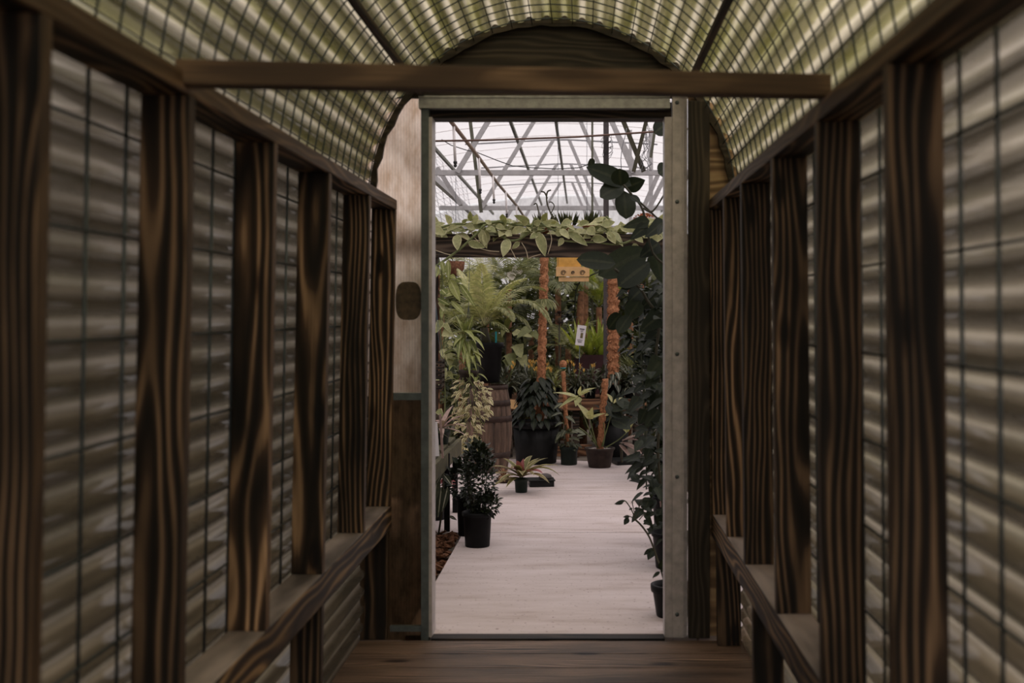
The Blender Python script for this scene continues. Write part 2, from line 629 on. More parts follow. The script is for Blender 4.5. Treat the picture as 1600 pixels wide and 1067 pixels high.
def twinwall(name, ca, cb):
    m, nt = new_mat(name)
    tc = N(nt, 'ShaderNodeTexCoord')
    sp = N(nt, 'ShaderNodeSeparateXYZ')
    L(nt, tc.outputs['Object'], sp.inputs[0])
    wv = math_(nt, 'SINE', math_(nt, 'MULTIPLY', sp.outputs[0], 2 * PI / .011))
    no = N(nt, 'ShaderNodeTexNoise', i_Scale=13., i_Detail=6., i_Roughness=.7)
    mp = N(nt, 'ShaderNodeMapping')
    mp.inputs['Scale'].default_value = (1.6, 1, .6)
    L(nt, tc.outputs['Object'], mp.inputs['Vector'])
    L(nt, mp.outputs[0], no.inputs['Vector'])
    a = ramp(nt, [(.3, ca), (.62, cb)])
    L(nt, no.outputs['Fac'], a.inputs[0])
    col = a.outputs[0]
    rib = ramp(nt, [(0, (.86, .86, .86)), (1, (1, 1, 1))])
    L(nt, math_(nt, 'MULTIPLY_ADD', wv, .5, .5), rib.inputs[0])
    col = mixc(nt, 1., col, rib.outputs[0], 'MULTIPLY')
    tl = N(nt, 'ShaderNodeBsdfTranslucent')
    L(nt, col, tl.inputs[0])
    rf = N(nt, 'ShaderNodeBsdfRefraction', i_Roughness=.55, i_IOR=1.06)
    L(nt, col, rf.inputs[0])
    pb = N(nt, 'ShaderNodeBsdfPrincipled', i_Roughness=.4)
    L(nt, col, pb.inputs['Base Color'])
    m0 = N(nt, 'ShaderNodeMixShader', i_0=.8)
    L(nt, tl.outputs[0], m0.inputs[1])
    L(nt, rf.outputs[0], m0.inputs[2])
    ms = N(nt, 'ShaderNodeMixShader', i_0=.15)
    L(nt, m0.outputs[0], ms.inputs[1])
    L(nt, pb.outputs[0], ms.inputs[2])
    out(nt, ms.outputs[0])


twinwall('twinwall_sheet', (.6, .42, .28), (.97, .82, .69))
twinwall('twinwall_brown', (.05, .033, .018), (.15, .1, .055))  # darker copy: shade of bench and plants behind put into it, plus grime


def staves():
    m, nt = new_mat('barrel_staves')
    tc = N(nt, 'ShaderNodeTexCoord')
    mp = N(nt, 'ShaderNodeMapping')
    mp.inputs['Scale'].default_value = (2.2, 26, 26)
    L(nt, tc.outputs['Object'], mp.inputs['Vector'])
    no = N(nt, 'ShaderNodeTexNoise', i_Scale=1., i_Detail=6., i_Roughness=.7)
    L(nt, mp.outputs[0], no.inputs['Vector'])
    r = ramp(nt, [(.3, (.022, .013, .009)), (.5, (.1, .058, .038)), (.72, (.26, .165, .115))])
    L(nt, no.outputs['Fac'], r.inputs[0])
    b = N(nt, 'ShaderNodeBsdfPrincipled', i_Roughness=.75)
    L(nt, r.outputs[0], b.inputs['Base Color'])
    bp = N(nt, 'ShaderNodeBump', i_Strength=.5, i_Distance=.004)
    L(nt, no.outputs['Fac'], bp.inputs['Height'])
    L(nt, bp.outputs[0], b.inputs['Normal'])
    out(nt, b.outputs[0])


staves()


def concrete():
    m, nt = new_mat('concrete')
    tc = N(nt, 'ShaderNodeTexCoord')
    mp = N(nt, 'ShaderNodeMapping')
    mp.inputs['Scale'].default_value = (1.1, 4.5, 1)
    L(nt, tc.outputs['Object'], mp.inputs['Vector'])
    no = N(nt, 'ShaderNodeTexNoise', i_Scale=1.6, i_Detail=6., i_Roughness=.65)
    L(nt, mp.outputs[0], no.inputs['Vector'])
    a = ramp(nt, [(.25, (.36, .28, .245)), (.45, (.52, .44, .425)), (.75, (.63, .55, .545))])
    L(nt, no.outputs['Fac'], a.inputs[0])
    n2 = N(nt, 'ShaderNodeTexNoise', i_Scale=55., i_Detail=3.)
    L(nt, tc.outputs['Object'], n2.inputs['Vector'])
    sp = ramp(nt, [(.3, (.3, .22, .18)), (.36, (1, 1, 1))])
    L(nt, n2.outputs['Fac'], sp.inputs[0])
    col = mixc(nt, .75, a.outputs[0], sp.outputs[0], 'MULTIPLY')
    b = N(nt, 'ShaderNodeBsdfPrincipled', i_Roughness=.75)
    b.inputs['Specular IOR Level'].default_value = .3
    L(nt, col, b.inputs['Base Color'])
    bp = N(nt, 'ShaderNodeBump', i_Strength=.25, i_Distance=.004)
    L(nt, no.outputs['Fac'], bp.inputs['Height'])
    L(nt, bp.outputs[0], b.inputs['Normal'])
    out(nt, b.outputs[0])


concrete()

# ================================================================== TUNNEL
TL, TR = -.72, .489                   # inner faces of the two stud walls at eye level
SW, ST = .0885, .038                  # a dressed two-by-four
YE = 4.69                             # plane of the end wall
LEANL, LEANR = .018, .010
RB, RT = 1.640, 1.678                 # top rail
SLT, SRT, SH = .507, .476, .088       # sills


def xl(z):
    return TL - LEANL * (CAMZ - z)


def xr(z):
    return TR + LEANR * (CAMZ - z)


Y0 = -.7
# deck: boards laid across
deck = MB()
y = YE - .07
while y > Y0:
    deck.box(((TL + TR) / 2, y - .0875, -.014), (1.46, .172, .028))
    y -= .178
dk = deck.build('floor', 'deck_board', smooth=False)
# grain must run across the tunnel = local X, as built
tag(dk, 'timeworn brown plank floor of the tunnel before the doorway', 'floor', kind='structure')

ordL = ['sixth', 'fifth', 'fourth', 'third', 'second', 'first']
for i, yy in enumerate((1.62, 2.225, 2.832, 3.445, 4.09, 4.65)):
    z0, z1 = SLT, RB
    lab = {0: 'scorched pine stud nearest the camera on the left wall, cut by the photo edge',
           1: 'scorched pine stud of the left wall right under the left end of the cross tie',
           2: 'left wall stud with the palest swirling grain, third from the camera',
           3: 'dark left wall stud third from the doorway above the sill',
           4: 'slim brown left wall stud second from the doorway above the sill',
           5: 'last left wall stud, standing against the doorway end wall'}[i]
    o = board('wall_stud', (xl(z0) - SW / 2, yy, z0), (xl(z1) - SW / 2, yy, z1), SW, ST, 'scorched_pine', side=(1, 0, 0))
    tag(o, lab, 'stud', 'upper studs of the left tunnel wall')
    char(o, (.6, .55, 1.25, .85, .65, 1.05)[i])
labR = ['broad brown stud nearest the camera on the right wall',
        'dark stud of the right wall under the right end of the cross tie',
        'right wall stud third from the camera with a split dark grain',
        'very dark right wall stud third from the doorway',
        'right wall stud with pale striped grain, second from the doorway',
        'narrow last stud of the right wall, next to the doorway end wall']
for i, yy in enumerate((1.95, 2.53, 3.12, 3.73, 4.19, 4.65)):
    o = board('wall_stud', (xr(SRT) + SW / 2, yy, SRT), (xr(RB) + SW / 2, yy, RB), SW, ST, 'scorched_pine', side=(1, 0, 0))
    tag(o, labR[i], 'stud', 'upper studs of the right tunnel wall')
    char(o, (.62, .5, .6, .36, .85, .7)[i])
for yy, lab in ((3.465, 'short dark stud under the left sill, the nearer of the two in view'),
                (4.65, 'short dark stud under the left sill against the end wall')):
    zt = SLT - SH
    o = board('low_stud', (xl(0) - SW / 2 - .004, yy, 0), (xl(zt) - SW / 2 - .004, yy, zt), SW, ST, 'scorched_pine', side=(1, 0, 0))
    tag(o, lab, 'stud', 'short studs under the left sill')
    char(o, .4)
for yy, lab in ((3.59, 'short black stud under the right sill, the nearer one in view'),
                (4.56, 'short black stud under the right sill beside the end wall')):
    zt = SRT - SH
    o = board('low_stud', (xr(0) + SW / 2 + .004, yy, 0), (xr(zt) + SW / 2 + .004, yy, zt), SW, ST, 'scorched_pine', side=(1, 0, 0))
    tag(o, lab, 'stud', 'short studs under the right sill')
    char(o, .35)
tag(board('top_rail', (xl(RB) - SW / 2, Y0, (RB + RT) / 2), (xl(RB) - SW / 2, YE - .016, (RB + RT) / 2), SW, ST, 'scorched_pine', side=(1, 0, 0)),
    'brown top rail along the heads of the left wall studs', 'rail').color = (.9, .9, .9, 1)
tag(board('top_rail', (xr(RB) + SW / 2, Y0, (RB + RT) / 2), (xr(RB) + SW / 2, YE - .016, (RB + RT) / 2), SW, ST, 'scorched_pine', side=(1, 0, 0)),
    'brown top rail along the heads of the right wall studs', 'rail').color = (.8, .8, .8, 1)
tag(board('sill_rail', (xl(SLT) - SW / 2, Y0, SLT - SH / 2), (xl(SLT) - SW / 2, YE - .016, SLT - SH / 2), SW, SH, 'sill_pine', side=(-1, 0, 0)),
    'sill with painted sky sheen on top under the left wall studs', 'rail')
tag(board('sill_rail', (xr(SRT) + SW / 2, Y0, SRT - SH / 2), (xr(SRT) + SW / 2, YE - .016, SRT - SH / 2), SW, SH, 'sill_pine', side=(-1, 0, 0)),
    'sill with painted sky sheen and striped light on top under the right wall studs', 'rail')
tag(board('cross_tie', (xl(RB) - .018, 2.19, 1.674), (xr(RB) + .012, 2.475, 1.703), .05, .045, 'scorched_pine'),
    'horizontal brown timber tie spanning the tunnel between the two top rails', 'tie').color = (.7, .7, .7, 1)

# corrugated skin: wall, vault, wall as one wavy profile, three sheets
CX = (TL - SW + TR + SW) / 2
RAD = (TR + SW - TL + SW) / 2 + .024
CZ = 1.665
PITCH, AMP = .068, .0115


def wavy(path, flip=False):
    """path: list of (x, z, nx, nz, s); returns sheet MB between Y0 and YE"""
    m = MB()
    n = len(path)
    ys = [Y0 + (YE + .02 - Y0) * k / 6 for k in range(7)]
    vs, uv = [], []
    for yv in ys:
        for x, z, nx, nz, s in path:
            uv.append((s / PITCH, yv))
            a = AMP * math.sin(2 * PI * s / PITCH)
            vs.append((x + nx * a, yv, z + nz * a))
    fs = []
    for k in range(6):
        for i in range(n - 1):
            q = (k * n + i, k * n + i + 1, (k + 1) * n + i + 1, (k + 1) * n + i)
            fs.append(q[::-1] if flip else q)
    return m.add(vs, fs, uv)


pl = []
s = 0
st = .0055
z = -.02
while z < RT + .005:
    pl.append((xl(z) - SW - .024, z, -1, 0, s))
    z += st
    s += st
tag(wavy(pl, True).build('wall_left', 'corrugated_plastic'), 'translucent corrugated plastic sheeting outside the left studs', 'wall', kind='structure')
pr = []
s = .02
z = -.02
while z < RT + .005:
    pr.append((xr(z) + SW + .024, z, 1, 0, s))
    z += st
    s += st
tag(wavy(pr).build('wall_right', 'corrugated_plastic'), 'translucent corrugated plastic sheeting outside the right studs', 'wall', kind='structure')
pa = []
n = int(PI * RAD / st)
for i in range(n + 1):
    th = PI * i / n
    nx, nz = -math.cos(th), math.sin(th)
    pa.append((CX + nx * RAD, CZ + nz * RAD, nx, nz, RAD * th))
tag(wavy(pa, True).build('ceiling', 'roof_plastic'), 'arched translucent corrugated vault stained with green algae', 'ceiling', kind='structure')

# welded wire mesh
wm = MB()
zz = .02
xw = lambda z: xl(z) - SW - .006
yv = Y0
while yv < YE:
    wm.tube([(xw(SLT - SH), yv, SLT - SH), (xw(RT), yv, RT)], .0034, 6)
    yv += .168
for k in range(10):
    zz = .128 + .1785 * k
    if SLT - SH < zz < RT:
        wm.tube([(xw(zz) + .002, Y0, zz), (xw(zz) + .002, YE - .02, zz)], .0031, 6)
tag(wm.build('wire_mesh', 'wire'), 'grey welded wire mesh behind the left wall studs', 'wire mesh')
wm = MB()
xw = lambda z: xr(z) + SW + .006
yv = Y0 + .05
while yv < YE:
    wm.tube([(xw(SRT - SH), yv, SRT - SH), (xw(RT), yv, RT)], .0034, 6)
    yv += .168
for k in range(10):
    zz = .09 + .1785 * k
    if SRT - SH < zz < RT:
        wm.tube([(xw(zz) - .002, Y0, zz), (xw(zz) - .002, YE - .02, zz)], .0031, 6)
tag(wm.build('wire_mesh', 'wire'), 'grey welded wire mesh behind the right wall studs', 'wire mesh')
wm = MB()
RM = RAD - .02
n = 28
arc = [(CX - RM * math.cos(PI * i / n), CZ + RM * math.sin(PI * i / n)) for i in range(n + 1)]
yv = Y0 + .03
while yv < YE:
    wm.tube([(a, yv, b) for a, b in arc], .0026, 5)
    yv += .1035
na = int(PI * RM / .078)
for i in range(1, na):
    th = PI * i / na
    x, z = CX - (RM - .004) * math.cos(th), CZ + (RM - .004) * math.sin(th)
    wm.tube([(x, Y0, z), (x, YE, z)], .002, 5)
tag(wm.build('wire_mesh', 'wire'), 'curved wire mesh lining the vault overhead', 'wire mesh')
for px_, lab in (((-.617, 2.085), 'thin dark batten running under the left side of the vault'),
                 ((.392, 2.085), 'thin dark batten running under the right side of the vault')):
    tag(board('roof_batten', (px_[0], Y0, px_[1]), (px_[0], YE - .03, px_[1]), .022, .02, 'old_beam'), lab, 'batten')

# ------------------------------------------------------------------ end wall and doorway
OL, OR_ = gx(676, YE), gx(1038, YE)            # door opening
HD = gz(184, YE)                               # underside of header
dw = thing('door_1', (OL, YE, 0), 'open doorway framed in galvanised steel channel', 'doorway', kind='structure')
m = MB()
m.box(((gx(659, YE) + gx(671, YE)) / 2, YE + .0, HD / 2 - .01 + .02), (gx(671, YE) - gx(659, YE), .04, HD + .06))
m.build('jamb', 'jamb_steel', dw, smooth=False)
m = MB()
m.box(((gx(671, YE) + OL) / 2, YE + .035, HD / 2), (OL - gx(671, YE), .11, HD))
m.build('jamb_return', 'jamb_light', dw, smooth=False)
j = MB()
x0, x1, x2, x3 = gx(1038, YE), gx(1050, YE), gx(1066, YE), gx(1074, YE)
j.box(((x0 + x1) / 2, YE + .03, HD / 2), (x1 - x0, .10, HD))
j.box(((x1 + x2) / 2, YE - .005, HD / 2 + .045), (x2 - x1, .05, HD + .09))
j.box(((x2 + x3) / 2, YE + .008, HD / 2 + .045), (x3 - x2 - .003, .05, HD + .09))
j.box((x2 + .001, YE - .03, HD / 2 + .045), (.004, .012, HD + .09))
jb = j.build('jamb', 'jamb_light', dw, smooth=False)
for yy in (160, 315, 553, 745, 960):
    sc = MB()
    c = at(1058, yy, YE - .032)
    sc.tube([c + V((0, .004, 0)), c, c - V((0, .003, 0))], [.008, .008, .004], 12)
    sc.build('screw', 'jamb_steel', jb)
h = MB()
hz0, hz1 = gz(171, YE), gz(152, YE)
h.box(((OL + OR_) / 2 - .015, YE - .01, (hz0 + hz1) / 2), (x1 - gx(660, YE), .05, hz1 - hz0))
h.box(((OL + OR_) / 2 - .015, YE - .036, hz1 - .004), (x1 - gx(660, YE), .006, .008))
h.build('header', 'galvanised', dw, smooth=False)
h = MB()
h.box(((gx(659, YE) + gx(1050, YE)) / 2, YE + .072, (HD + hz0 + .03) / 2 + .002), (gx(1050, YE) - gx(659, YE), .1, hz0 + .03 - HD))
h.build('lintel', 'old_beam', dw, smooth=False)
board('threshold', (OL + .002, YE - .03, -.008), (OR_ - .002, YE - .03, -.008), .072, .03, 'old_beam', parent=dw).color = (.5, .5, .5, 1)

pn = thing('wall_end', (gx(636, YE), YE, 0), 'tan twin-wall plastic panel left of the doorway with a dark round stain', 'wall panel', kind='structure')
X0, X1 = -.86, gx(659, YE)
m = MB()
zt = hz1 - .003
zb = gz(619, YE)
m.add([(X0, YE + .006, zb), (X1, YE + .006, zb), (X1, YE + .006, zt), (X0, YE + .006, zt)], [(0, 1, 2, 3)])
m.build('sheet', 'twinwall_sheet', pn, smooth=False)
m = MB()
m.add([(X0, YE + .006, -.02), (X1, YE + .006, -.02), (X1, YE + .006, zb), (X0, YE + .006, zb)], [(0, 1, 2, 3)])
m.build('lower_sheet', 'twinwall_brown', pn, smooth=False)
m = MB()
zb = gz(619, YE)
m.box(((X0 + .12 + X1) / 2, YE - .004, zb), (X1 - X0 - .12, .018, .028))
m.box(((X0 + .12 + X1) / 2, YE - .004, .03), (X1 - X0 - .12, .018, .022))
m.build('bar', 'jamb_steel', pn, smooth=False)
# round stain behind the sheet's ribs, a patch of dried slime with a shape of its own
m = MB()
c = at(638, 470, YE - .0)
vs = [V((c.x, YE + .0045, c.z))]
for k in range(28):
    a = 2 * PI * k / 28
    rx = .05
    vs.append(V((min(X1 - .001, c.x + rx * math.copysign(abs(math.cos(a)) ** .6, math.cos(a))), YE + .0045, c.z + .074 * math.copysign(abs(math.sin(a)) ** .7, math.sin(a)))))
m.add(vs, [(0, k + 1, (k + 1) % 28 + 1) for k in range(28)])
plain('stain', (.07, .05, .032), .7, 0, .5, 40)
m.build('stain', 'stain', pn, smooth=False)

# tympanum board above the header, cut to the vault
m = MB()
rt = RAD + .011
k = 40
zc = hz1 - .001
vs = []
for yv in (YE + .0, YE + .03):
    for i in range(k + 1):
        th = PI * i / k
        x, z = CX - rt * math.cos(th), CZ + rt * math.sin(th)
        vs.append(V((x, yv, max(z, zc))))
a0, b0 = 0, k + 1
fs = [tuple(range(k, -1, -1)), tuple(range(b0, b0 + k + 1))]
fs += [(i, i + 1, b0 + i + 1, b0 + i) for i in range(k)] + [(k, 0, b0, b0 + k)]
m.add(vs, fs)
tag(m.build('wall_gable', 'dark_ply', smooth=False), 'dark board filling the arch above the doorway header', 'wall panel', kind='structure')
m = MB()
ra, rb_ = RAD - .034, RAD - .013
vs = []
k = 48
rj = random.Random(9)
for i in range(k + 1):
    th = PI * i / k
    q = rj.uniform(-.006, .006)
    for r, yv in ((ra + q, YE - .025), (rb_, YE - .025), (rb_, YE - .001), (ra + q, YE - .001)):
        vs.append(V((CX - r * math.cos(th), yv, CZ + r * math.sin(th))))
fs = []
for i in range(k):
    for j in range(4):
        fs.append((i * 4 + j, i * 4 + (j + 1) % 4, i * 4 + 4 + (j + 1) % 4, i * 4 + 4 + j))
m.add(vs, fs + [(0, 1, 2, 3), (4 * k + 3, 4 * k + 2, 4 * k + 1, 4 * k)])
tag(m.build('trim_1', 'dark_ply', smooth=False), 'ragged dark strip along the edge of the vault at the end wall', 'trim', kind='structure')
# right of the door: dark board, then pale ply into the arch
tag(board('dark_board', (gx(1091, YE), YE - .03, .0), (gx(1091, YE), YE - .03, gz(160, YE)), gx(1108, YE) - gx(1075, YE), .022, 'dark_ply', side=(1, 0, 0)),
    'dark upright board right of the doorway jamb', 'board')
m = MB()
vs = []
xa, xb = gx(1075, YE), CX + RAD + .008
prof = []
for i in range(13):
    x = xa + (xb - xa) * i / 12
    prof.append((x, CZ + math.sqrt(max(0, (RAD + .011) ** 2 - (x - CX) ** 2))))
for yv in (YE + .0, YE + .015):
    vs += [V((x, yv, z)) for x, z in prof] + [V((xb, yv, 0)), V((xa, yv, 0))]
q = len(prof) + 2
m.add(vs, [tuple(range(q - 1, -1, -1)), tuple(range(q, 2 * q))] + [(i, (i + 1) % q, q + (i + 1) % q, q + i) for i in range(q)])
tag(m.build('wall_side', 'pale_ply', smooth=False), 'pale plywood sliver between the dark board and the vault right of the doorway', 'wall panel', kind='structure')
# ================================================================== GREENHOUSE SHELL
GX0, GX1, GY0, GY1 = -4.6, 5.0, YE + .03, 24.0
RX = -.3


def roofz(x):
    return 3.56 - .052 * (x - RX) ** 2


m = MB()
m.box((0, 6, -.06), (60, 60, .02))
g = m.build('ground', 'gravel_ground', smooth=False)
tag(g, 'brown soil ground under the plants', 'ground', kind='structure')
# concrete path: left edge at X=-.68 near the door, then opening to the left
m = MB()
y1 = 2360 / (832 - 490)


def slab(mb, poly, zt, zb):
    q = len(poly)
    vs = [V((x, y_, zt)) for x, y_ in poly] + [V((x, y_, zb)) for x, y_ in poly]
    mb.add(vs, [tuple(range(q)), tuple(range(2 * q - 1, q - 1, -1))] + [(i, q + i, q + (i + 1) % q, (i + 1) % q) for i in range(q)])


slab(m, [(-.685, YE + .008), (1.3, YE + .008), (1.3, y1 - .006), (-.675, y1 - .006)], 0, -.05)
slab(m, [(-2.6, y1 + .006), (2.2, y1 + .006), (2.2, 8.53), (-2.6, 8.53)], 0, -.05)
slab(m, [(-2.6, 8.545), (2.2, 8.545), (2.2, 10.05), (.4, 10.1), (-.2, 10.35), (-1.6, 10.5), (-2.6, 10.5)], -.001, -.05)
tag(m.build('concrete_path', 'concrete', smooth=False), 'pale concrete path leading into the greenhouse', 'path', kind='structure')
# roof film: long rounded panels with a seam each metre
m = MB()
ny, nx = 140, 24
vs = []
for k in range(ny + 1):
    yv = GY0 + (GY1 - GY0) * k / ny
    ph = (yv - GY0) % 1.0
    sag = .05 * math.sin(PI * ph) ** .6
    for i in range(nx + 1):
        x = GX0 + (GX1 - GX0) * i / nx
        vs.append(V((x, yv, roofz(x) + sag)))
fs = [(k * (nx + 1) + i, k * (nx + 1) + i + 1, (k + 1) * (nx + 1) + i + 1, (k + 1) * (nx + 1) + i) for k in range(ny) for i in range(nx)]
m.add(vs, fs)
tag(m.build('greenhouse_roof', 'greenhouse_film'), 'white translucent film roof of the greenhouse', 'roof', kind='structure')
gr = bpy.data.objects['greenhouse_roof']
for k in range(19):
    m = MB()
    yv = GY0 + 1 + k
    pts = [(GX0 + (GX1 - GX0) * i / 16, yv, roofz(GX0 + (GX1 - GX0) * i / 16) - .012) for i in range(17)]
    m.tube(pts, .0045, 5)
    m.build('seam', 'white_plastic', gr)
for nm, a, b, lab in (('wall_west', (GX0, GY0), (GX0, GY1), 'white film side wall on the left of the greenhouse'),
                      ('wall_east', (GX1, GY0), (GX1, GY1), 'white film side wall on the right of the greenhouse'),
                      ('wall_back', (GX0, GY1), (GX1, GY1), 'white film end wall at the far end of the greenhouse')):
    m = MB()
    vs, k = [], 24
    for i in range(k + 1):
        x = a[0] + (b[0] - a[0]) * i / k
        yv = a[1] + (b[1] - a[1]) * i / k
        vs += [V((x, yv, -.05)), V((x, yv, roofz(x) + .0))]
    m.add(vs, [(2 * i, 2 * i + 2, 2 * i + 3, 2 * i + 1) for i in range(k)])
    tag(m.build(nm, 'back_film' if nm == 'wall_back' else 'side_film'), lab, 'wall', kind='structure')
m = MB()
for xa, xb in ((GX0, CX - RAD - .02), (CX + RAD + .02, GX1)):
    vs, k = [], 12
    for i in range(k + 1):
        x = xa + (xb - xa) * i / k
        vs += [V((x, GY0, -.05)), V((x, GY0, roofz(x)))]
    m.add(vs, [(2 * i, 2 * i + 2, 2 * i + 3, 2 * i + 1) for i in range(k)])
vs, k = [], 24
for i in range(k + 1):
    th = PI * i / k
    x = CX - (RAD + .02) * math.cos(th)
    vs += [V((x, GY0, CZ + (RAD + .02) * math.sin(th))), V((x, GY0, roofz(x)))]
m.add(vs, [(2 * i, 2 * i + 2, 2 * i + 3, 2 * i + 1) for i in range(k)])
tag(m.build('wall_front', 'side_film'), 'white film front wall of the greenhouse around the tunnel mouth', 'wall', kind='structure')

# trusses: chord, inner A legs with a cap, outer legs
ords = ['nearest', 'second', 'third', 'fourth', 'farthest']
for i, yv in enumerate((10.6, 13.2, 15.8, 18.35, 20.9)):
    t = thing('roof_truss', (RX, yv, 2.42), '%s pale steel roof truss beyond the vine beam' % ords[i], 'truss', 'steel roof trusses')
    xc = gx(869 + i * 4, yv)
    zb = [gz(270, 10.6), gz(325, 13.2), 2.36, 2.36, 2.36][i]
    m = MB()
    m.bar((-1.55, yv, zb), (1.75, yv, zb), .045, .045)
    m.build('chord', 'truss_steel', t, smooth=False)
    zt = 3.50
    hw = [.24, .167, .104, .106, .1][i]
    m = MB()
    m.bar((xc - 1.25, yv, zt - .06), (xc - hw, yv, zt), .016, .016)
    m.bar((xc - hw, yv, zt), (xc + hw, yv, zt), .018, .018)
    m.bar((xc + hw, yv, zt), (xc + 1.25, yv, zt - .06), .016, .016)
    m.build('cap_rod', 'net_grey', t, smooth=False)
    for sx, sl in ((-1, .6), (1, .42)):
        m = MB()
        xa = xc + sx * hw
        m.bar((xa, yv - .035, zt - .01), (xa + sx * sl * (zt - zb), yv - .035, zb), .042, .03, up=V((0, 1, 0)))
        m.build('web', 'truss_steel', t, smooth=False)
    if i == 0:
        for pa2, pb2 in (((950, 180), (993, 262)), ((1036, 255), (1003, 330)), ((1040, 275), (1012, 330)), ((683, 262), (720, 320))):
            m = MB()
            m.bar(at(*pa2, yv + .4), at(*pb2, yv + .4), .04, .03, up=V((0, 1, 0)))
            m.build('web', 'truss_steel', t, smooth=False)
# purlins along the house
for xp, zp, y0, y1_, r, lab, mt in ((-.30, 3.42, 8, 23.9, .02, 'dark green ridge pole along the middle of the greenhouse roof', 'purlin_green'),
                                    (-.80, 3.38, 8, 23.9, .02, 'dark green roof pole left of the ridge', 'purlin_green'),
                                    (-1.75, 3.2, 7, 23.9, .02, 'brown roof pole at the far left of the doorway view', 'purlin_green'),
                                    (-1.45, 2.56, 6.5, 23.9, .03, 'grey gutter beam along the left plant bay', 'truss_steel'),
                                    (1.55, 3.25, 8, 23.9, .02, 'dark roof pole at the right of the doorway view', 'purlin_green')):
    m = MB()
    m.bar((xp, y0, zp), (xp, y1_, zp), r * 1.6, r * 1.9)
    tag(m.build('roof_pole', mt, smooth=False), lab, 'pole')
for (pa_, pb_, w, mt, lab) in (((730, 150, 10.9), (752, 332, 10.9), .03, 'purlin_green', 'leaning dark brace left of the middle of the truss'),
                               ((962, 160, 9.8), (1006, 268, 9.8), .035, 'stem_dark', 'black diagonal brace at the upper right of the doorway'),
                               ((1028, 170, 10.), (1017, 246, 10.), .022, 'purlin_green', 'short leaning green brace by the right jamb'),
                               ((1012, 180, 9.6), (990, 268, 9.6), .03, 'stem_dark', 'brown leaning stick hung with wires at the upper right')):
    m = MB()
    m.bar(at(*pa_), at(*pb_), w, w, up=V((0, 1, 0)))
    tag(m.build('brace', mt, smooth=False), lab, 'brace')
m = MB()
xx = gx(947, 11.35)
m.box((xx, 11.35, 1.72), (.05, .05, 3.44 + .06))
tag(m.build('support_post', 'stone_dark', smooth=False), 'dark steel post rising beside the dangling leaves to the roof', 'post')
m = MB()
xx = gx(925.5, 12.6)
m.box((xx, 12.6, 1.72), (.022, .022, 3.44 + .06))
tag(m.build('support_post', 'purlin_green', smooth=False), 'thin dark upright pole left of the steel post', 'post')
for px_, lab in ((985, 'thin pale upright pole left of the hanging wires'), (1017, 'wider pale upright pole under the hanging wires')):
    m = MB()
    xx = gx(px_, 14.3)
    m.box((xx, 14.3, 1.7), (.035 if px_ < 1000 else .05, .035, 3.4))
    tag(m.build('support_post', 'truss_steel', smooth=False), lab, 'post')

# netting on the left
m = MB()
for k in range(15):
    yv = 8 + k * .85
    m.tube([(-1.58, yv, 1.7), (-1.9, yv, 3.3)], .003, 4)
for k in range(26):
    f = k / 25
    m.tube([(-1.58 - .32 * f, 7.6, 1.7 + 1.6 * f), (-1.58 - .32 * f, 20, 1.7 + 1.6 * f)], .0022, 4)
tag(m.build('shade_netting', 'net_grey'), 'grey wire netting along the left bay seen through the doorway', 'netting')

# irrigation: pipe along the bay, white droppers
t = thing('irrigation_pipe', (-.75, 7, 2.37), 'brown overhead irrigation pipe with white drop tubes', 'pipe')
m = MB()
m.tube([(-.79, 6.2, 2.375), (-.75, 8.7, 2.372), (-.73, 10.5, 2.365), (-.68, 12.6, 2.36), (-.655, 13.6, 2.33), (-.63, 14.0, 2.2)], .0125, 8)
m.build('pipe', 'pipe_orange', t)
for yv, dz in ((7.28, .215), (8.75, .23), (9.85, .2), (11.15, .21), (12.5, .2)):
    xx = -.79 + (yv - 6.2) * .0175
    m = MB()
    m.tube([(xx, yv, 2.362), (xx + .01, yv, 2.362 - dz)], .0085, 8)
    d = m.build('drop_tube', 'white_plastic', t)
    m = MB()
    m.lathe([(.004, -.03), (.012, -.02), (.007, -.012), (.012, -.004), (.012, .006)], (xx + .01, yv, 2.362 - dz), 10)
    m.build('nozzle', 'cable_black', d)
t = MB()
t.tube([at(640, 221, 7.0), at(760, 219, 7.0), at(900, 214, 7.02), at(1035, 205, 7.05), at(1080, 201, 7.06)], .0058, 8)
tag(t.build('copper_pipe', 'copper'), 'thin reddish pipe stretched across the top of the doorway view', 'pipe')


def sagline(a, b, sag, n=12):
    a, b = V(a), V(b)
    return [a.lerp(b, i / n) + V((0, 0, -sag * 4 * (i / n) * (1 - i / n))) for i in range(n + 1)]


t = MB()
t.tube([at(690, 218, 10.2), at(705, 227, 10.2), at(730, 235, 10.2), at(745, 238, 10.2), at(775, 250, 10.2), at(800, 259, 10.2), at(830, 262, 10.2), at(870, 264, 10.2), at(905, 262, 10.2), at(922, 256, 10.2)], .004, 5)
tag(t.build('cable', 'cable_black'), 'thin black cable sagging across the truss', 'cable')
t = MB()
for k in range(9):
    p = at(1012 + R.uniform(-5, 5), 172, 9.75)
    pts = [p]
    x = 1010
    for j in range(8):
        pts.append(at(1010 + R.uniform(-12, 12) * (.3 + j / 10), 190 + j * 11, 9.75 + R.uniform(-.05, .05)))
    t.tube(pts, .0022, 4)
t.tube([at(979, 200, 9.75), at(977, 212, 9.75), at(972, 230, 9.75), at(970, 250, 9.75), at(971, 268, 9.75)], .003, 4)
tag(t.build('wire_tangle', 'net_grey'), 'tangle of thin wires dangling at the upper right of the doorway', 'wires')
t = MB()
for k in range(2):
    pts = []
    for j in range(40):
        a = j * .62
        pts.append(at(948 + (7 + 3 * math.sin(j * .7 + k)) * math.cos(a + k * 2), 212 + j * .9 + 9 * math.sin(a), 11.3))
    t.tube(pts, .002, 4)
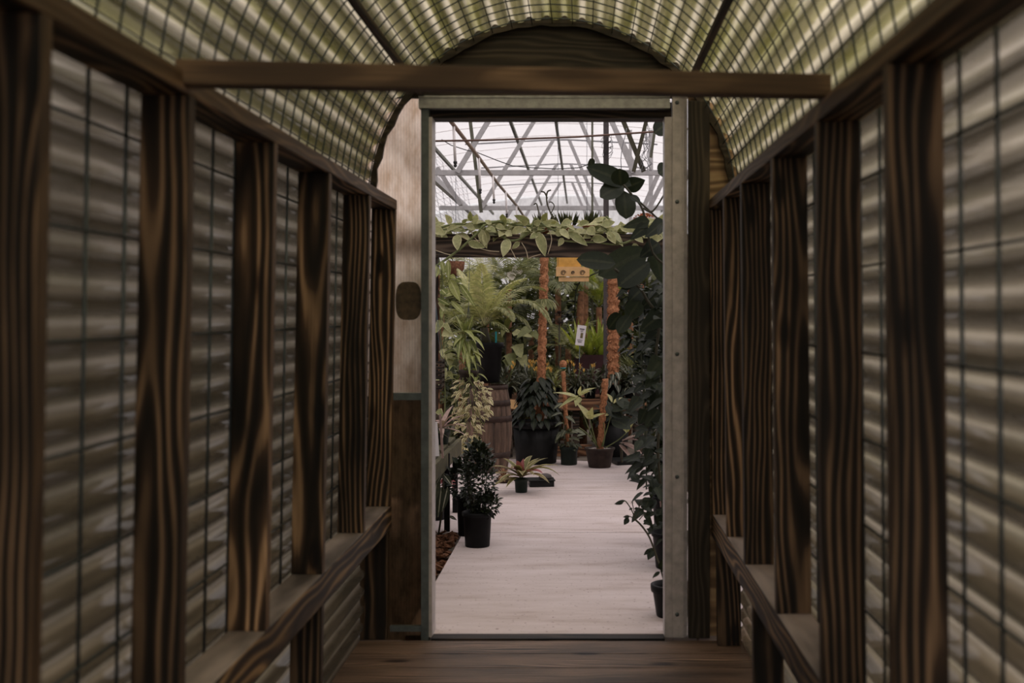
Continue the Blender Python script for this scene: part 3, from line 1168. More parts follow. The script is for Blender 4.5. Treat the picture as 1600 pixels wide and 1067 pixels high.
tag(t.build('wire_coil', 'cable_black'), 'loose coil of thin wire tied round the dark steel post', 'wire')

# ================================================================== PERGOLA WITH VANILLA VINE
BY = 8.5
bz0, bz1 = gz(402, BY), gz(366, BY)
tag(board('timber_beam', (gx(600, BY), BY, (bz0 + bz1) / 2), (gx(1110, BY), BY, (bz0 + bz1) / 2), .09, bz1 - bz0, 'beam_wood'),
    'dark old timber beam overgrown by the pale green vine', 'beam')
tag(board('timber_post', (gx(681, BY), BY, -.04), (gx(681, BY), BY, bz0), .045, .05, 'old_beam', side=(1, 0, 0)),
    'dark timber post carrying the left end of the vine beam', 'post')
tag(board('timber_post', (gx(1072, BY), BY, -.04), (gx(1072, BY), BY, bz0), .05, .05, 'old_beam', side=(1, 0, 0)),
    'dark timber post carrying the right end of the vine beam, behind the right jamb', 'post')
m = MB()
m.box((gx(687, BY), BY - .03, (gz(430, BY) + gz(640, BY)) / 2), (.009, .012, gz(430, BY) - gz(640, BY)))
tag(m.build('wooden_stake', 'bench_wood', smooth=False), 'thin orange-brown stake tied in front of the left beam post', 'stake')

vine = thing('vanilla_vine', at(690, 365, BY), 'pale green fleshy vine draped along the timber beam', 'vine')
yf = BY - .075
st_ = MB()


def pxline(pts, Y, r, mb, n=6, jit=0):
    q = []
    P = [at(a, b, Y + R.uniform(-jit, jit)) for a, b in pts]
    # smooth with catmull
    for i in range(len(P) - 1):
        p0, p1, p2, p3 = P[max(0, i - 1)], P[i], P[i + 1], P[min(len(P) - 1, i + 2)]
        for k in range(4):
            t = k / 4
            q.append(.5 * ((2 * p1) + (p2 - p0) * t + (2 * p0 - 5 * p1 + 4 * p2 - p3) * t * t + (3 * p1 - p0 - 3 * p2 + p3) * t ** 3))
    q.append(P[-1])
    mb.tube(q, r, n)
    return q


pxline([(655, 372), (683, 358), (710, 350), (745, 350), (775, 346), (810, 352), (850, 352)], yf, .0085, st_)
pxline([(676, 419), (700, 403), (722, 386), (747, 363), (757, 352), (780, 345)], yf - .03, .009, st_)
pxline([(757, 356), (772, 362), (790, 373), (802, 376), (815, 372), (828, 360), (834, 345), (837, 340)], yf - .02, .0085, st_)
pxline([(676, 371), (692, 359), (712, 361), (735, 358), (758, 352)], yf, .007, st_)
pxline([(837, 340), (850, 352), (870, 361), (900, 365), (925, 362), (950, 345), (947, 338)], yf, .008, st_)
pxline([(945, 340), (944, 352), (950, 366), (962, 378), (974, 380), (985, 376), (995, 370)], yf - .02, .009, st_)
pxline([(870, 375), (900, 378), (940, 378), (950, 370), (955, 360)], yf - .01, .006, st_)
pxline([(930, 378), (965, 382), (1000, 372), (1040, 372)], yf, .007, st_)
st_.build('stem', 'stem_green', vine)
rt_ = MB()
for pts in ([(678, 390), (695, 396), (708, 399)], [(750, 388), (765, 392), (780, 393)], [(797, 387), (803, 398), (806, 405)], [(815, 379), (822, 391), (825, 405)],
            [(845, 397), (832, 401), (826, 404)], [(858, 360), (862, 375), (856, 397)], [(1012, 372), (1018, 384), (1022, 398)], [(735, 360), (745, 375), (760, 377)], [(720, 367), (733, 376), (748, 376)]):
    rt_ = MB()
    pxline(pts, yf - .025, .003, rt_, 5)
    rt_.build('aerial_root', 'pale_root', vine)
lf = MB()
R2 = random.Random(3)
# (base px, base py, tip px, tip py, width px)
LV = [(714, 366, 715, 390, 13), (750, 357, 761, 387, 12), (760, 362, 757, 384, 12), (731, 379, 757, 385, 11), (794, 373, 786, 400, 14), (840, 362, 852, 399, 15), (812, 378, 800, 388, 7),
      (705, 350, 696, 335, 10), (735, 346, 735, 330, 8), (741, 350, 745, 335, 11), (676, 355, 695, 366, 12), (700, 358, 715, 352, 8), (760, 355, 775, 362, 10), (775, 352, 790, 357, 8), (800, 362, 822, 356, 11), (790, 362, 800, 368, 10),
      (835, 352, 845, 344, 9), (848, 345, 855, 332, 9), (862, 350, 868, 344, 8), (888, 362, 918, 382, 12), (875, 358, 890, 372, 10), (868, 362, 880, 366, 10), (925, 372, 948, 374, 12), (898, 358, 885, 352, 9), (918, 356, 930, 366, 14), (905, 350, 920, 346, 9),
      (950, 362, 962, 380, 11), (958, 362, 970, 378, 9), (940, 352, 960, 346, 12), (970, 352, 985, 362, 10), (990, 366, 1005, 378, 10), (1000, 362, 1022, 368, 12), (1015, 375, 1035, 371, 12), (1020, 360, 1034, 366, 10), (840, 365, 828, 372, 9), (768, 350, 758, 344, 7),
      (730, 352, 742, 358, 9), (815, 350, 826, 345, 8), (880, 372, 872, 384, 8), (990, 380, 996, 394, 9), (722, 349, 730, 342, 6), (683, 362, 677, 369, 9)]
for bx_, by_, tx, ty, w in LV:
    a, b = at(bx_, by_, yf - R2.uniform(.01, .05)), at(tx, ty, yf - R2.uniform(.03, .1))
    d = b - a
    up = V((R2.uniform(-.5, .5), -1, R2.uniform(-.1, .5)))
    lf.leaf(a, d, d.length * 1.04, w / F * yf * 1.15, bend=.12, up=up, fold=.25, seg=7, kind='ov')
for k in range(150):       # leaves lying on top and behind
    px_ = R2.uniform(672, 1045)
    a = at(px_, R2.uniform(345, 368), BY + R2.uniform(-.07, .05))
    d = V((R2.uniform(-1, 1), R2.uniform(-.5, .1), R2.uniform(-.25, .3)))
    lf.leaf(a, d, R2.uniform(.09, .16), R2.uniform(.04, .06), bend=.5, fold=.25, seg=5, kind='ov', up=V((R2.uniform(-.3, .3), -.8, R2.uniform(.1, 1))))
lf.build('foliage', 'vanilla_leaf', vine)
# left hanging shoots of the same vine in front of the post
lf = MB()
for bx_, by_, tx, ty, w in [(700, 406, 701, 436, 8), (703, 436, 719, 469, 13), (703, 430, 712, 434, 7), (712, 436, 722, 440, 8), (690, 408, 694, 425, 8), (718, 443, 742, 476, 9), (690, 452, 698, 460, 12), (712, 453, 694, 462, 9),
                            (684, 466, 702, 475, 8), (692, 478, 690, 497, 8), (682, 415, 682, 432, 10), (705, 470, 726, 490, 8)]:
    a, b = at(bx_, by_, BY - .12), at(tx, ty, BY - .16)
    lf.leaf(a, b - a, (b - a).length * 1.05, w / F * BY * 1.1, bend=.15, up=V((R2.uniform(-.4, .4), -1, .3)), fold=.2, seg=7, kind='ov')
lf.build('hanging_shoot', 'lime_leaf', vine)
# dark curled tip shoots standing above the beam
m = MB()
pxline([(866, 345), (860, 332), (855, 318), (854, 306), (856, 299), (861, 297)], BY - .02, .006, m)
pxline([(855, 310), (851, 301), (845, 299)], BY - .02, .006, m)
pxline([(861, 333), (866, 322), (862, 316), (858, 316)], BY - .02, .004, m)
pxline([(842, 340), (841, 328), (838, 318), (834, 320)], BY - .02, .005, m)
m.build('curled_shoot', 'stem_dark', vine)

# succulents and flower ball on top of the beam
for px_, py_, w, lab in ((852, 346, 34, 'small spiky aloe on the beam behind the curled vine shoots'),
                         (886, 344, 44, 'clump of upright aloe spears in the middle of the beam top'),
                         (920, 345, 34, 'rightmost aloe clump on the beam beside the steel post')):
    c = at(px_, 368, BY + .02)
    t = thing('aloe', (c.x, BY + .02, bz1), lab, 'plant', 'aloes along the top of the beam')
    m = MB()
    m.lathe([(.03, 0), (.045, .06), (.047, .065)], (c.x, BY + .02, bz1), 14)
    m.build('pot', 'terracotta', t)
    m = MB()
    for k in range(34):
        a = R2.uniform(0, 2 * PI)
        rr = R2.uniform(0, w / F * BY * .5)
        b = V((c.x + rr * math.cos(a) * .9, BY + .02 + rr * math.sin(a) * .3, bz1 + .06))
        d = V((math.cos(a) * .5 * rr / .08, math.sin(a) * .3, 1))
        m.leaf(b, d, R2.uniform(.06, .115), .016, bend=.1, fold=.5, seg=4, kind='lance', up=V((0, -1, .2)))
    m.build('spears', 'fern_dark', t)
c = at(1007, 345, BY + .05)
t = thing('orange_flower_head', (c.x, BY + .05, bz1), 'round orange flower head on the beam by the right jamb', 'flower')
m = MB()
for k in range(260):
    v = V((R2.gauss(0, 1), R2.gauss(0, 1), R2.gauss(0, 1))).normalized()
    if v.z < -.3:
        continue
    b = c + V((v.x * .075, v.y * .06, v.z * .045 - .005))
    m.leaf(b, v, .02, .016, bend=.2, seg=2, kind='round')
m.build('petals', 'orange_flower', t)
m = MB()
m.tube([(c.x, BY + .05, bz1), (c.x, BY + .05, c.z)], .006, 6)
m.build('stem', 'stem_dark', t)

# ================================================================== helpers for pots and plants


def pot(name, base, r0, r1, hgt, label, cat, mat, rim=.012, rimh=.03, group=None, ribs=0, soil=True, soilmat='soil', n=32):
    t = thing(name, base, label, cat, group)
    m = MB()
    th = .006
    prof = [(r0 * .96, 0), (r0, .004), (r1 - .004, hgt - rimh), (r1 + rim * .6, hgt - rimh + .002), (r1 + rim, hgt - rimh * .5), (r1 + rim, hgt - .002), (r1 + rim - .003, hgt), (r1 - th, hgt), (r1 - th - .004, hgt - .035)]
    if ribs:
        # fluted body under a smooth rolled rim
        k = ribs * 2
        m.lathe([(r0 * .96, 0), (r0, .004), (r1 - .006, hgt - rimh)], base, k, rib=.014, nrib=1)
        m.lathe([(r1 - .012, hgt - rimh - .004), (r1 + rim * .6, hgt - rimh), (r1 + rim, hgt - rimh * .5), (r1 + rim * .6, hgt - .003), (r1 - .002, hgt), (r1 - th - .006, hgt - .03)], base, 48, close=False)
    else:
        m.lathe(prof, base, n, close=False)
        b = V(base)
        q = len(m.v)
        m.f.append(tuple(range(n - 1, -1, -1)))
        m.mi.append(0)
    m.build('pot', mat, t, smooth=True)
    if soil:
        m = MB()
        m.lathe([(r1 - th - .006, hgt - .034), (r1 - th - .006, hgt - .026), (r1 * .5, hgt - .02), (.004, hgt - .018)], base, 22)
        m.build('soil', soilmat, t)
    return t


def bush(mb, c, rad, n, ln, w, rnd, kind='ov', out_=.7, bend=.5, shell=.45, up=None, zmin=None, seg=4):
    c = V(c)
    for _ in range(n):
        v = V((rnd.gauss(0, 1), rnd.gauss(0, 1), rnd.gauss(0, 1))).normalized()
        q = (shell + (1 - shell) * rnd.random() ** .5)
        b = c + V((v.x * rad[0], v.y * rad[1], v.z * rad[2])) * q
        if zmin is not None and b.z < zmin:
            continue
        d = (v * out_ + V((rnd.uniform(-.6, .6), rnd.uniform(-.6, .6), rnd.uniform(-.2, .7))))
        k = rnd.uniform(.7, 1.2)
        mb.leaf(b, d, ln * k, w * k, bend=bend, fold=.2, seg=seg, kind=kind, up=V((rnd.uniform(-.3, .3), rnd.uniform(-.4, .1), 1)))


def rosette(mb, c, n, ln, w, rnd, elev=(.2, 1.2), bend=1., kind='strap', seg=7, fold=.3, a0=None, wave=0.):
    c = V(c)
    for k in range(n):
        a = 2.4 * k + rnd.uniform(-.2, .2)
        e = elev[0] + (elev[1] - elev[0]) * (k / max(1, n - 1)) + rnd.uniform(-.1, .1)
        d = V((math.cos(a) * math.cos(e), math.sin(a) * math.cos(e), math.sin(e)))
        q = rnd.uniform(.8, 1.1)
        mb.leaf(c + V((d.x, d.y, 0)) * .01, d, ln * q, w, bend=bend * rnd.uniform(.75, 1.2), kind=kind, seg=seg, fold=fold, wave=wave)


def mosspole(name_parent, p0, p1, r, rnd, name='moss_pole', mat='moss_fibre'):
    p0, p1 = V(p0), V(p1)
    m = MB()
    k = max(14, int((p1 - p0).length / .02))
    pts, rr = [], []
    for i in range(k + 1):
        pts.append(p0.lerp(p1, i / k) + V((rnd.uniform(-1, 1), rnd.uniform(-1, 1), 0)) * r * .08)
        rr.append(r * (1 + .13 * math.sin(i * 1.5) + rnd.uniform(-.1, .1)))
    m.tube(pts, rr, 10)
    d = (p1 - p0).normalized()
    for i in range(int((p1 - p0).length * 700)):      # loose fibres
        t = rnd.random()
        a = rnd.uniform(0, 2 * PI)
        n = V((math.cos(a), math.sin(a), 0))
        b = p0.lerp(p1, t) + n * r * .95
        m.leaf(b, n * .6 + V((rnd.uniform(-1, 1), rnd.uniform(-1, 1), rnd.uniform(-1, 1))) * .7, r * .55, r * .2, bend=.3, seg=2, kind='strap')
    return m.build(name, mat, name_parent)


# ================================================================== LEFT SIDE
# potted bush in front
Yb = 6.5
c = V((gx(746, Yb), Yb, 0))
t = pot('potted_bush', c, .066, .078, .185, 'small-leaved dark glossy bush in a round black pot at the path edge', 'potted plant', 'black_plastic', rim=.006, rimh=.028)
rnd = random.Random(11)
m = MB()
for k in range(9):
    a = rnd.uniform(0, 2 * PI)
    m.tube([c + V((math.cos(a) * .02, math.sin(a) * .02, .16)), c + V((math.cos(a) * .05, math.sin(a) * .05, .3)), c + V((math.cos(a) * .07, math.sin(a) * .06, .5))], [.004, .003, .002], 5)
m.build('stem', 'stem_dark', t)
m = MB()
bush(m, (gx(748, Yb), Yb, .36), (.095, .09, .19), 900, .027, .017, rnd, 'ov', shell=.35)
bush(m, (gx(745, Yb), Yb, .47), (.075, .07, .105), 350, .027, .017, rnd, 'ov', shell=.35)
bush(m, (gx(764, Yb), Yb - .03, .23), (.065, .06, .06), 220, .027, .017, rnd, 'ov', shell=.3)
m.build('foliage', 'glossy_box', t)
Yb = 6.82
c = V((gx(730, Yb), Yb, 0))
t = pot('potted_plant', c, .05, .062, .225, 'tall narrow black pot with a dark plant hidden behind the glossy bush', 'potted plant', 'black_plastic', rim=.005)
m = MB()
bush(m, c + V((-.035, .02, .30)), (.075, .06, .1), 160, .055, .03, rnd, 'ov')
m.build('foliage', 'dark_leaf', t)
# bark mulch
m = MB()
rb = random.Random(5)
slabm = MB()
for k in range(950):
    x = rb.uniform(-1.45, -.70)
    yv = rb.uniform(4.8, 6.86)
    if k > 600:
        x = rb.uniform(-.95, -.70)
        yv = rb.uniform(5.3, 6.86)
    c = V((x, yv, rb.uniform(-.035, .012)))
    rot = Matrix.Rotation(rb.uniform(0, PI), 3, 'Z') @ Matrix.Rotation(rb.uniform(-.6, .6), 3, 'X') @ Matrix.Rotation(rb.uniform(-.6, .6), 3, 'Y')
    sx, sy, sz = rb.uniform(.02, .055), rb.uniform(.014, .03), rb.uniform(.008, .018)
    vs = []
    for i in range(8):
        p = V(((1 if i & 1 else -1) * sx * rb.uniform(.3, .6), (1 if i & 2 else -1) * sy * rb.uniform(.3, .6), (1 if i & 4 else -1) * sz * rb.uniform(.35, .6)))
        vs.append(c + rot @ p)
    m.add(vs, [(0, 2, 3, 1), (4, 5, 7, 6), (0, 1, 5, 4), (2, 6, 7, 3), (0, 4, 6, 2), (1, 3, 7, 5)])
tag(m.build('bark_mulch', 'bark', smooth=False), 'orange-brown bark chips beside the concrete path', 'bark mulch', kind='stuff')

# low bench on the left with a mossy edge
tb = thing('side_bench', (-1.1, 6.6, 0), 'low black-legged bench with a mossy front edge left of the path', 'bench')
zt = .455
board('edge_board', (-.785, 5.4, zt - .045), (-.775, 7.65, zt - .045), .03, .09, 'moss_board', parent=tb)
for k in range(6):
    board('slat', (-1.52, 5.45 + k * .41, zt + .0), (-.80, 5.45 + k * .41, zt + .0), .33, .02, 'moss_board', parent=tb)
for x, yv in ((-.772, 6.94), (-1.45, 6.94), (-.80, 5.5), (-1.45, 5.5), (-1.45, 7.6), (-.795, 7.6)):
    m = MB()
    m.box((x - .0, yv, (zt - .01 - .04) / 2 - .0), (.031, .031, zt - .01 + .04))
    m.build('leg', 'black_plastic', tb, smooth=False)
# white sign leaning on that bench
t = thing('plant_sign', at(680, 700, 6.6), 'plain white plant sign standing on the mossy bench by the left jamb', 'sign')
m = MB()
a, b = at(668, 660, 6.6), at(685, 708, 6.6)
rot = Matrix.Rotation(-.06, 3, 'Y')
m.box(((a.x + b.x) / 2, 6.6, zt + .01 + .095), (.058, .006, .185), rot)
m.build('board', 'sign_white', t, smooth=False)
m = MB()
m.box(((b.x + .014), 6.62, zt + .01 + .11), (.012, .012, .24), rot)
m.build('stake', 'pinkish_leaf', t, smooth=False)
# slender plants on the bench
rnd = random.Random(21)
c = V((-.90, 6.9, zt + .01))
t = pot('potted_plant', c, .05, .062, .11, 'pot of grassy dark leaves on the mossy bench behind the white sign', 'potted plant', 'black_plastic', rim=.004)
m = MB()
rosette(m, c + V((0, 0, .1)), 26, .17, .012, rnd, (.2, 1.3), 1.3)
m.build('foliage', 'fern_dark', t)
c = V((-.845, 7.25, zt + .01))
t = pot('potted_bromeliad', c, .045, .055, .09, 'pinkish strap-leaved bromeliad at the far end of the mossy bench', 'potted plant', 'green_plastic', rim=.004)
m = MB()
rosette(m, c + V((0, 0, .09)), 14, .19, .032, rnd, (.05, 1.1), 1.0)
m.build('foliage', 'pinkish_leaf', t)
# plants under the bench
c = V((-.90, 7.35, 0))
t = pot('potted_plant', c, .07, .08, .14, 'red-leaved plant in a pot under the mossy bench', 'potted plant', 'black_plastic', rim=.004)
m = MB()
bush(m, c + V((.0, -.04, .235)), (.11, .1, .09), 150, .05, .034, rnd, 'ov')
m.build('foliage', 'red_leaf', t)
c = V((-.80, 6.75, 0))
t = thing('leafy_plant', (-.815, 6.72, 0), 'broad dark drooping leaves with pale stripes under the mossy bench', 'plant')
m = MB()
for k, (bx_, by_, tx, ty, w) in enumerate([(690, 735, 678, 752, 7), (692, 738, 681, 757, 7), (690, 760, 684, 808, 15), (700, 760, 690, 800, 12), (684, 745, 676, 790, 14), (694, 742, 706, 758, 10), (702, 806, 714, 812, 5)]):
    a, b = at(bx_, by_, 6.75), at(tx, ty, 6.7)
    m.leaf(a, b - a, (b - a).length, w / F * 6.7, bend=.1, up=V((.2, -1, .3)), seg=6, kind='ov')
m.build('foliage', 'silver_leaf', t)
m = MB()
m.tube([(-.81, 6.78, -.04), at(692, 790, 6.78), at(693, 735, 6.76)], .006, 6)
m.build('stem', 'stem_dark', t)

# slatted orchid basket hung from the beam
Ys = 8.0
bx0, bx1 = gx(655, Ys), gx(693, Ys)
t = thing('slatted_basket', ((bx0 + bx1) / 2, Ys, gz(605, Ys)), 'dark slatted wooden orchid basket hanging by the left jamb', 'basket')
for k in range(6):
    zz = gz(605 - k * 7.6, Ys)
    m = MB()
    off = 0
    for yv in (Ys - .075, Ys + .075):
        m.box(((bx0 + bx1) / 2, yv, zz), (bx1 - bx0, .016, .015))
    for x in (bx0 + .01, bx1 - .01):
        m.box((x, Ys, zz + .0155), (.016, .17, .0145))
    m.build('slat', 'old_beam', t, smooth=False)
m = MB()
for x, yv in ((bx0 + .01, Ys - .07), (bx1 - .01, Ys - .07), (bx0 + .01, Ys + .07), (bx1 - .01, Ys + .07)):
    m.tube([(x, yv, gz(605, Ys)), (x, yv, gz(560, Ys)), ((bx0 + bx1) / 2, Ys + .12, 1.4), ((bx0 + bx1) / 2, BY - .047, bz0 + .03)], .0016, 4)
m.build('hanger', 'wire', t)

# hanging pot: lime rosettes above, cream edged trailers below
Yh = 8.35
c = at(732, 603, Yh)
rnd = random.Random(33)
t = pot('hanging_plant', c, .05, .066, .11, 'brown hanging pot with lime strap leaves above and cream-edged trailing leaves', 'hanging plant', 'brown_pot', rim=.004)
m = MB()
for k in range(3):
    a = 2 * PI * k / 3 + .5
    m.tube([c + V((math.cos(a) * .066, math.sin(a) * .066, .11)), c + V((0, .0, .55)), V((c.x, BY - .05, bz0 + .02))], .0016, 4)
m.build('hanger', 'wire', t)
m = MB()
h = at(726, 521, Yh)
for (tx, ty, w, dy) in [(760, 525, 9, -.02), (757, 550, 8, -.08), (752, 575, 8, -.1), (746, 568, 9, -.06), (735, 555, 7, -.1), (740, 493, 10, -.02), (722, 499, 8, 0), (714, 496, 7, .03), (704, 500, 7, 0), (703, 520, 9, -.06),
                    (708, 545, 8, -.1), (745, 540, 8, -.12), (752, 520, 7, .06), (731, 500, 9, .04), (742, 582, 7, -.06), (733, 590, 7, -.08), (748, 562, 7, -.02), (718, 565, 8, -.08), (725, 572, 7, -.12)]:
    b = at(tx, ty, Yh + dy)
    hb = h + V((rnd.uniform(-.02, .02), rnd.uniform(-.03, .02), rnd.uniform(-.09, .02) if ty > 530 else 0))
    d = (b - hb)
    ln = d.length
    d0 = d.normalized() + V((0, -.2, .55 if ty > 520 else .1))
    m.leaf(hb, d0, ln * 1.12, w / F * Yh * 1.6, bend=1.25 if ty > 520 else .25, kind='lance', seg=7, fold=.3)
for k in range(26):
    a = rnd.uniform(0, 2 * PI)
    b = at(rnd.uniform(703, 745), rnd.uniform(545, 600), Yh + rnd.uniform(-.08, .08))
    m.leaf(b, V((math.cos(a), math.sin(a), .3)), rnd.uniform(.1, .16), .042, bend=1.5, kind='lance', seg=6, fold=.3)
m.tube([c + V((0, 0, .09)), h], [.012, .009], 6)
m.build('lime_leaves', 'lime_leaf', t)
m = MB()
for k in range(9):
    x = 717 + k * 4.2
    pts = [(729 + rnd.uniform(-8, 8), 590), (x + rnd.uniform(-3, 3), 610), (x + rnd.uniform(-6, 9), 645), (x + rnd.uniform(-6, 14), 680 + rnd.uniform(-20, 15))]
    pxline(pts, Yh - .06 + rnd.uniform(-.03, .03), .0025, m, 4)
m.build('trailing_stem', 'stem_green', t)
m = MB()
for k in range(230):
    f = rnd.random()
    py_ = 594 + f * 108
    cx_ = 733 + 4 * f + (4 * math.sin(f * 6))
    hw = 14 + 14 * math.sin(PI * min(1, f * 1.15 + .1))
    px_ = cx_ + rnd.uniform(-hw, hw)
    b = at(px_, py_, Yh - .07 + rnd.uniform(-.07, .06))
    sgn = 1 if px_ > cx_ else -1
    d = V((sgn * rnd.uniform(.1, .9), -rnd.uniform(.1, .9), rnd.uniform(-.8, .35)))
    m.leaf(b, d, rnd.uniform(.04, .062), rnd.uniform(.018, .026), bend=.7, kind='ov', seg=4, up=V((0, -.5, 1)))
m.build('trailing_leaves', 'cream_leaf', t)

# heart leaved climber on the post
t = thing('heart_leaf_climber', at(690, 640, BY), 'heart-leaved green climber hanging on the left beam post', 'climbing plant')
m = MB()
pxline([(686, 405), (692, 440), (688, 480), (695, 520), (691, 548), (700, 551), (708, 545), (712, 535), (706, 528)], BY - .08, .005, m)
pxline([(688, 480), (690, 560), (696, 620), (690, 680)], BY - .07, .005, m)
m.build('stem', 'stem_green', t)
m = MB()
for (bx_, by_, w, tx, ty) in [(704, 551, 17, 703, 573), (692, 517, 17, 709, 524), (700, 533, 8, 708, 540), (690, 500, 13, 680, 520), (692, 575, 12, 697, 592), (686, 590, 12, 690, 606), (700, 580, 9, 708, 592), (690, 545, 10, 694, 560), (684, 640, 12, 692, 650), (694, 505, 9, 706, 520), (688, 470, 10, 694, 486)]:
    a, b = at(bx_, by_, BY - .1), at(tx, ty, BY - .15)
    m.leaf(a, b - a, (b - a).length, w / F * BY, bend=.15, up=V((rnd.uniform(-.3, .3), -1, .35)), seg=7, kind='heart', fold=.12)
m.build('foliage', 'vanilla_leaf', t)

# ------------------------------------------------------------------ barrel with tree fern
Yr = 9.6
bc = V((gx(764, Yr), Yr, 0))
hb = gz(601, Yr)
t = thing('wooden_barrel', bc, 'weathered upright oak barrel with rusty hoops carrying the black fern pot', 'barrel')
m = MB()
ns = 20


def br(z):
    u = z / hb
    return .148 + .034 * (1 - (2 * u - 1) ** 2) - .006 * abs(2 * u - 1)


prof = []
for k in range(15):
    z = hb * k / 14
    prof.append((br(z), z))
vs, fs = [], []
nn = ns * 4
for r, z in prof:
    for j in range(nn):
        th = 2 * PI * j / nn
        q = r - (.006 if j % 4 == 0 else 0)
        vs.append(bc + V((q * math.cos(th), q * math.sin(th), z)))
for i in range(len(prof) - 1):
    for j in range(nn):
        j2 = (j + 1) % nn
        fs.append((i * nn + j, i * nn + j2, (i + 1) * nn + j2, (i + 1) * nn + j))
m.add(vs, fs)
b_ = m.build('staves', 'barrel_staves', t, smooth=False)
# turn so the grain (local X) runs up the staves
for v in b_.data.vertices:
    v.co = V((v.co.z, v.co.y, -v.co.x))
b_.rotation_euler = (0, -PI / 2, 0)
m = MB()
m.lathe([(.135, hb - .03), (.002, hb - .028)], bc, 24, close=False)
m.build('head', 'barrel_oak', t)
for z0, z1 in ((.955, 1.0), (.765, .83), (.585, .65), (.17, .235), (0, .045)):
    m = MB()
    a, b = hb * z0, hb * z1
    m.lathe([(br(a) + .001, a), (br(a) + .004, a), (br(b) + .004, b), (br(b) + .001, b)], bc, 40, close=False)
    m.build('hoop', 'hoop_iron', t)

fc = V((gx(765, Yr), Yr, hb))
m0 = MB()
m0.box((gx(752, Yr) + .02, Yr - .03, hb + .008), (.09, .22, .016))
tag(m0.build('wood_block', 'bench_wood', smooth=False), 'flat wood offcut between the barrel top and the fern pot', 'wood block')
fc.z = hb + .017
ph = gz(535, Yr) - fc.z
t = pot('potted_tree_fern', fc, .078, .104, ph, 'tree fern with long pale arching fronds in a tall black pot on the barrel', 'potted plant', 'black_plastic', rim=.007, rimh=.04)
m = MB()
k = at(757, 530, Yr)
m.tube([fc + V((-.02, 0, ph - .03)), at(758, 526, Yr), at(756, 512, Yr)], [.04, .035, .03], 10)
m.build('trunk', 'stem_dark', t)
m = MB()
p = at(775, 538, Yr - .06)
m.box((p.x, p.y, p.z + .045), (.014, .003, .11))
m.build('plant_tag', 'teal', t, smooth=False)
crown = at(757, 512, Yr)


def frond_to(mb, base, tips, lift, pin, npin, pw, droop=.6, rach=.004, start=.2, ang=1.05, liftp=.1):
    """a frond that starts at base, arches and ends at the point tips"""
    base, tip = V(base), V(tips)
    ch = tip - base
    ln = ch.length * (1 + .25 * lift)
    d = ch.normalized() + V((0, 0, lift))
    # find bend so that the tip lands near the target
    best, bb = None, 0
    for q in range(0, 40):
        b = q * .1
        p, dd = base.copy(), d.normalized()
        sg = max(10, npin)
        for i in range(sg):
            p = p + dd * (ln / sg)
            dd = (dd + V((0, 0, -b / sg * (.4 + 1.2 * i / sg)))).normalized()
        e = (p - tip).length
        if best is None or e < best:
            best, bb = e, b
    mb.frond(base, d, ln, bb, pin, npin, pw, rach=rach, droop=droop, start=start, ang=ang, lift=liftp)


FR = [((735, 428), .25, .15, 'fern_pale', -.1), ((752, 416), .2, .16, 'fern_pale', -.25), ((718, 425), .3, .13, 'fern_pale', .2), ((812, 442), .8, .16, 'fern_pale', -.1), ((858, 508), 1.1, .15, 'fern_mid', -.35),
      ((842, 480), .9, .16, 'fern_mid', .1), ((700, 505), .8, .12, 'fern_mid', -.2), ((690, 475), .6, .13, 'fern_mid', .1), ((800, 500), .8, .12, 'fern_mid', -.45), ((826, 515), 1., .13, 'fern_mid', -.15), ((725, 480), .5, .12, 'fern_mid', -.5), ((780, 455), .5, .13, 'fern_mid', .5), ((765, 430), .2, .12, 'fern_mid', .4), ((845, 455), .7, .14, 'fern_mid', .45)]
for (tx, ty), lift, pin, mt, dy in FR:
    m = MB()
    frond_to(m, crown, at(tx, ty, Yr + dy), lift, pin * .85, 28, .025, droop=1.1)
    m.build('frond', mt, t)

# ------------------------------------------------------------------ bromeliad, tray, dried tuft
Yq = 8.46
c = V((gx(814.5, Yq), Yq, 0))
rnd = random.Random(41)
t = pot('potted_bromeliad', c, .041, .05, .098, 'bromeliad with olive arching leaves and a pink heart in a small green pot', 'potted plant', 'green_plastic', rim=.004, rimh=.02)
m = MB()
h = c + V((0, 0, .10))
for (tx, ty, w, dy, lift) in [(773, 735, 9, -.1, .5), (771, 748, 7, -.15, .4), (775, 765, 7, -.2, .3), (790, 722, 7, .1, .5), (850, 722, 7, .1, .5), (871, 752, 8, -.02, 1.0), (855, 733, 8, -.1, .5), (840, 722, 6, .15, .5), (852, 762, 8, -.25, .5), (832, 748, 8, -.2, .5), (783, 760, 7, -.28, .4), (816, 748, 10, -.22, .6), (800, 735, 8, -.2, .8), (830, 718, 7, .2, .6), (795, 765, 6, -.2, .4), (868, 735, 7, .05, .6)]:
    b = at(tx, ty, Yq + dy)
    d = b - h
    d0 = d.normalized() + V((0, 0, lift))
    m.leaf(h + d0.normalized() * .015, d0, d.length * 1.15, w / F * Yq * 1.5, bend=lift * 1.75, kind='strap', seg=9, fold=.35)
m.build('foliage', 'bromeliad_leaf', t)
m = MB()
for (tx, ty, w, dy, lift) in [(802, 735, 13, -.12, .6), (818, 722, 9, .02, .3), (847, 752, 11, -.16, .6), (796, 738, 10, -.08, .7), (808, 726, 9, -.1, .5)]:
    b = at(tx, ty, Yq + dy)
    d = b - h
    d0 = d.normalized() + V((0, 0, lift))
    m.leaf(h + V((0, 0, .015)), d0, d.length * 1.1, w / F * Yq * 1.3, bend=lift * 1.5, kind='strap', seg=8, fold=.4)
m.build('pink_heart', 'bromeliad_pink', t)
Yt = 8.75
m = MB()
c = V((gx(845, Yt), Yt + .05, 0))
rot = Matrix.Rotation(.12, 3, 'Z')
m.box(c + V((0, 0, .021)), (.175, .17, .042), rot)
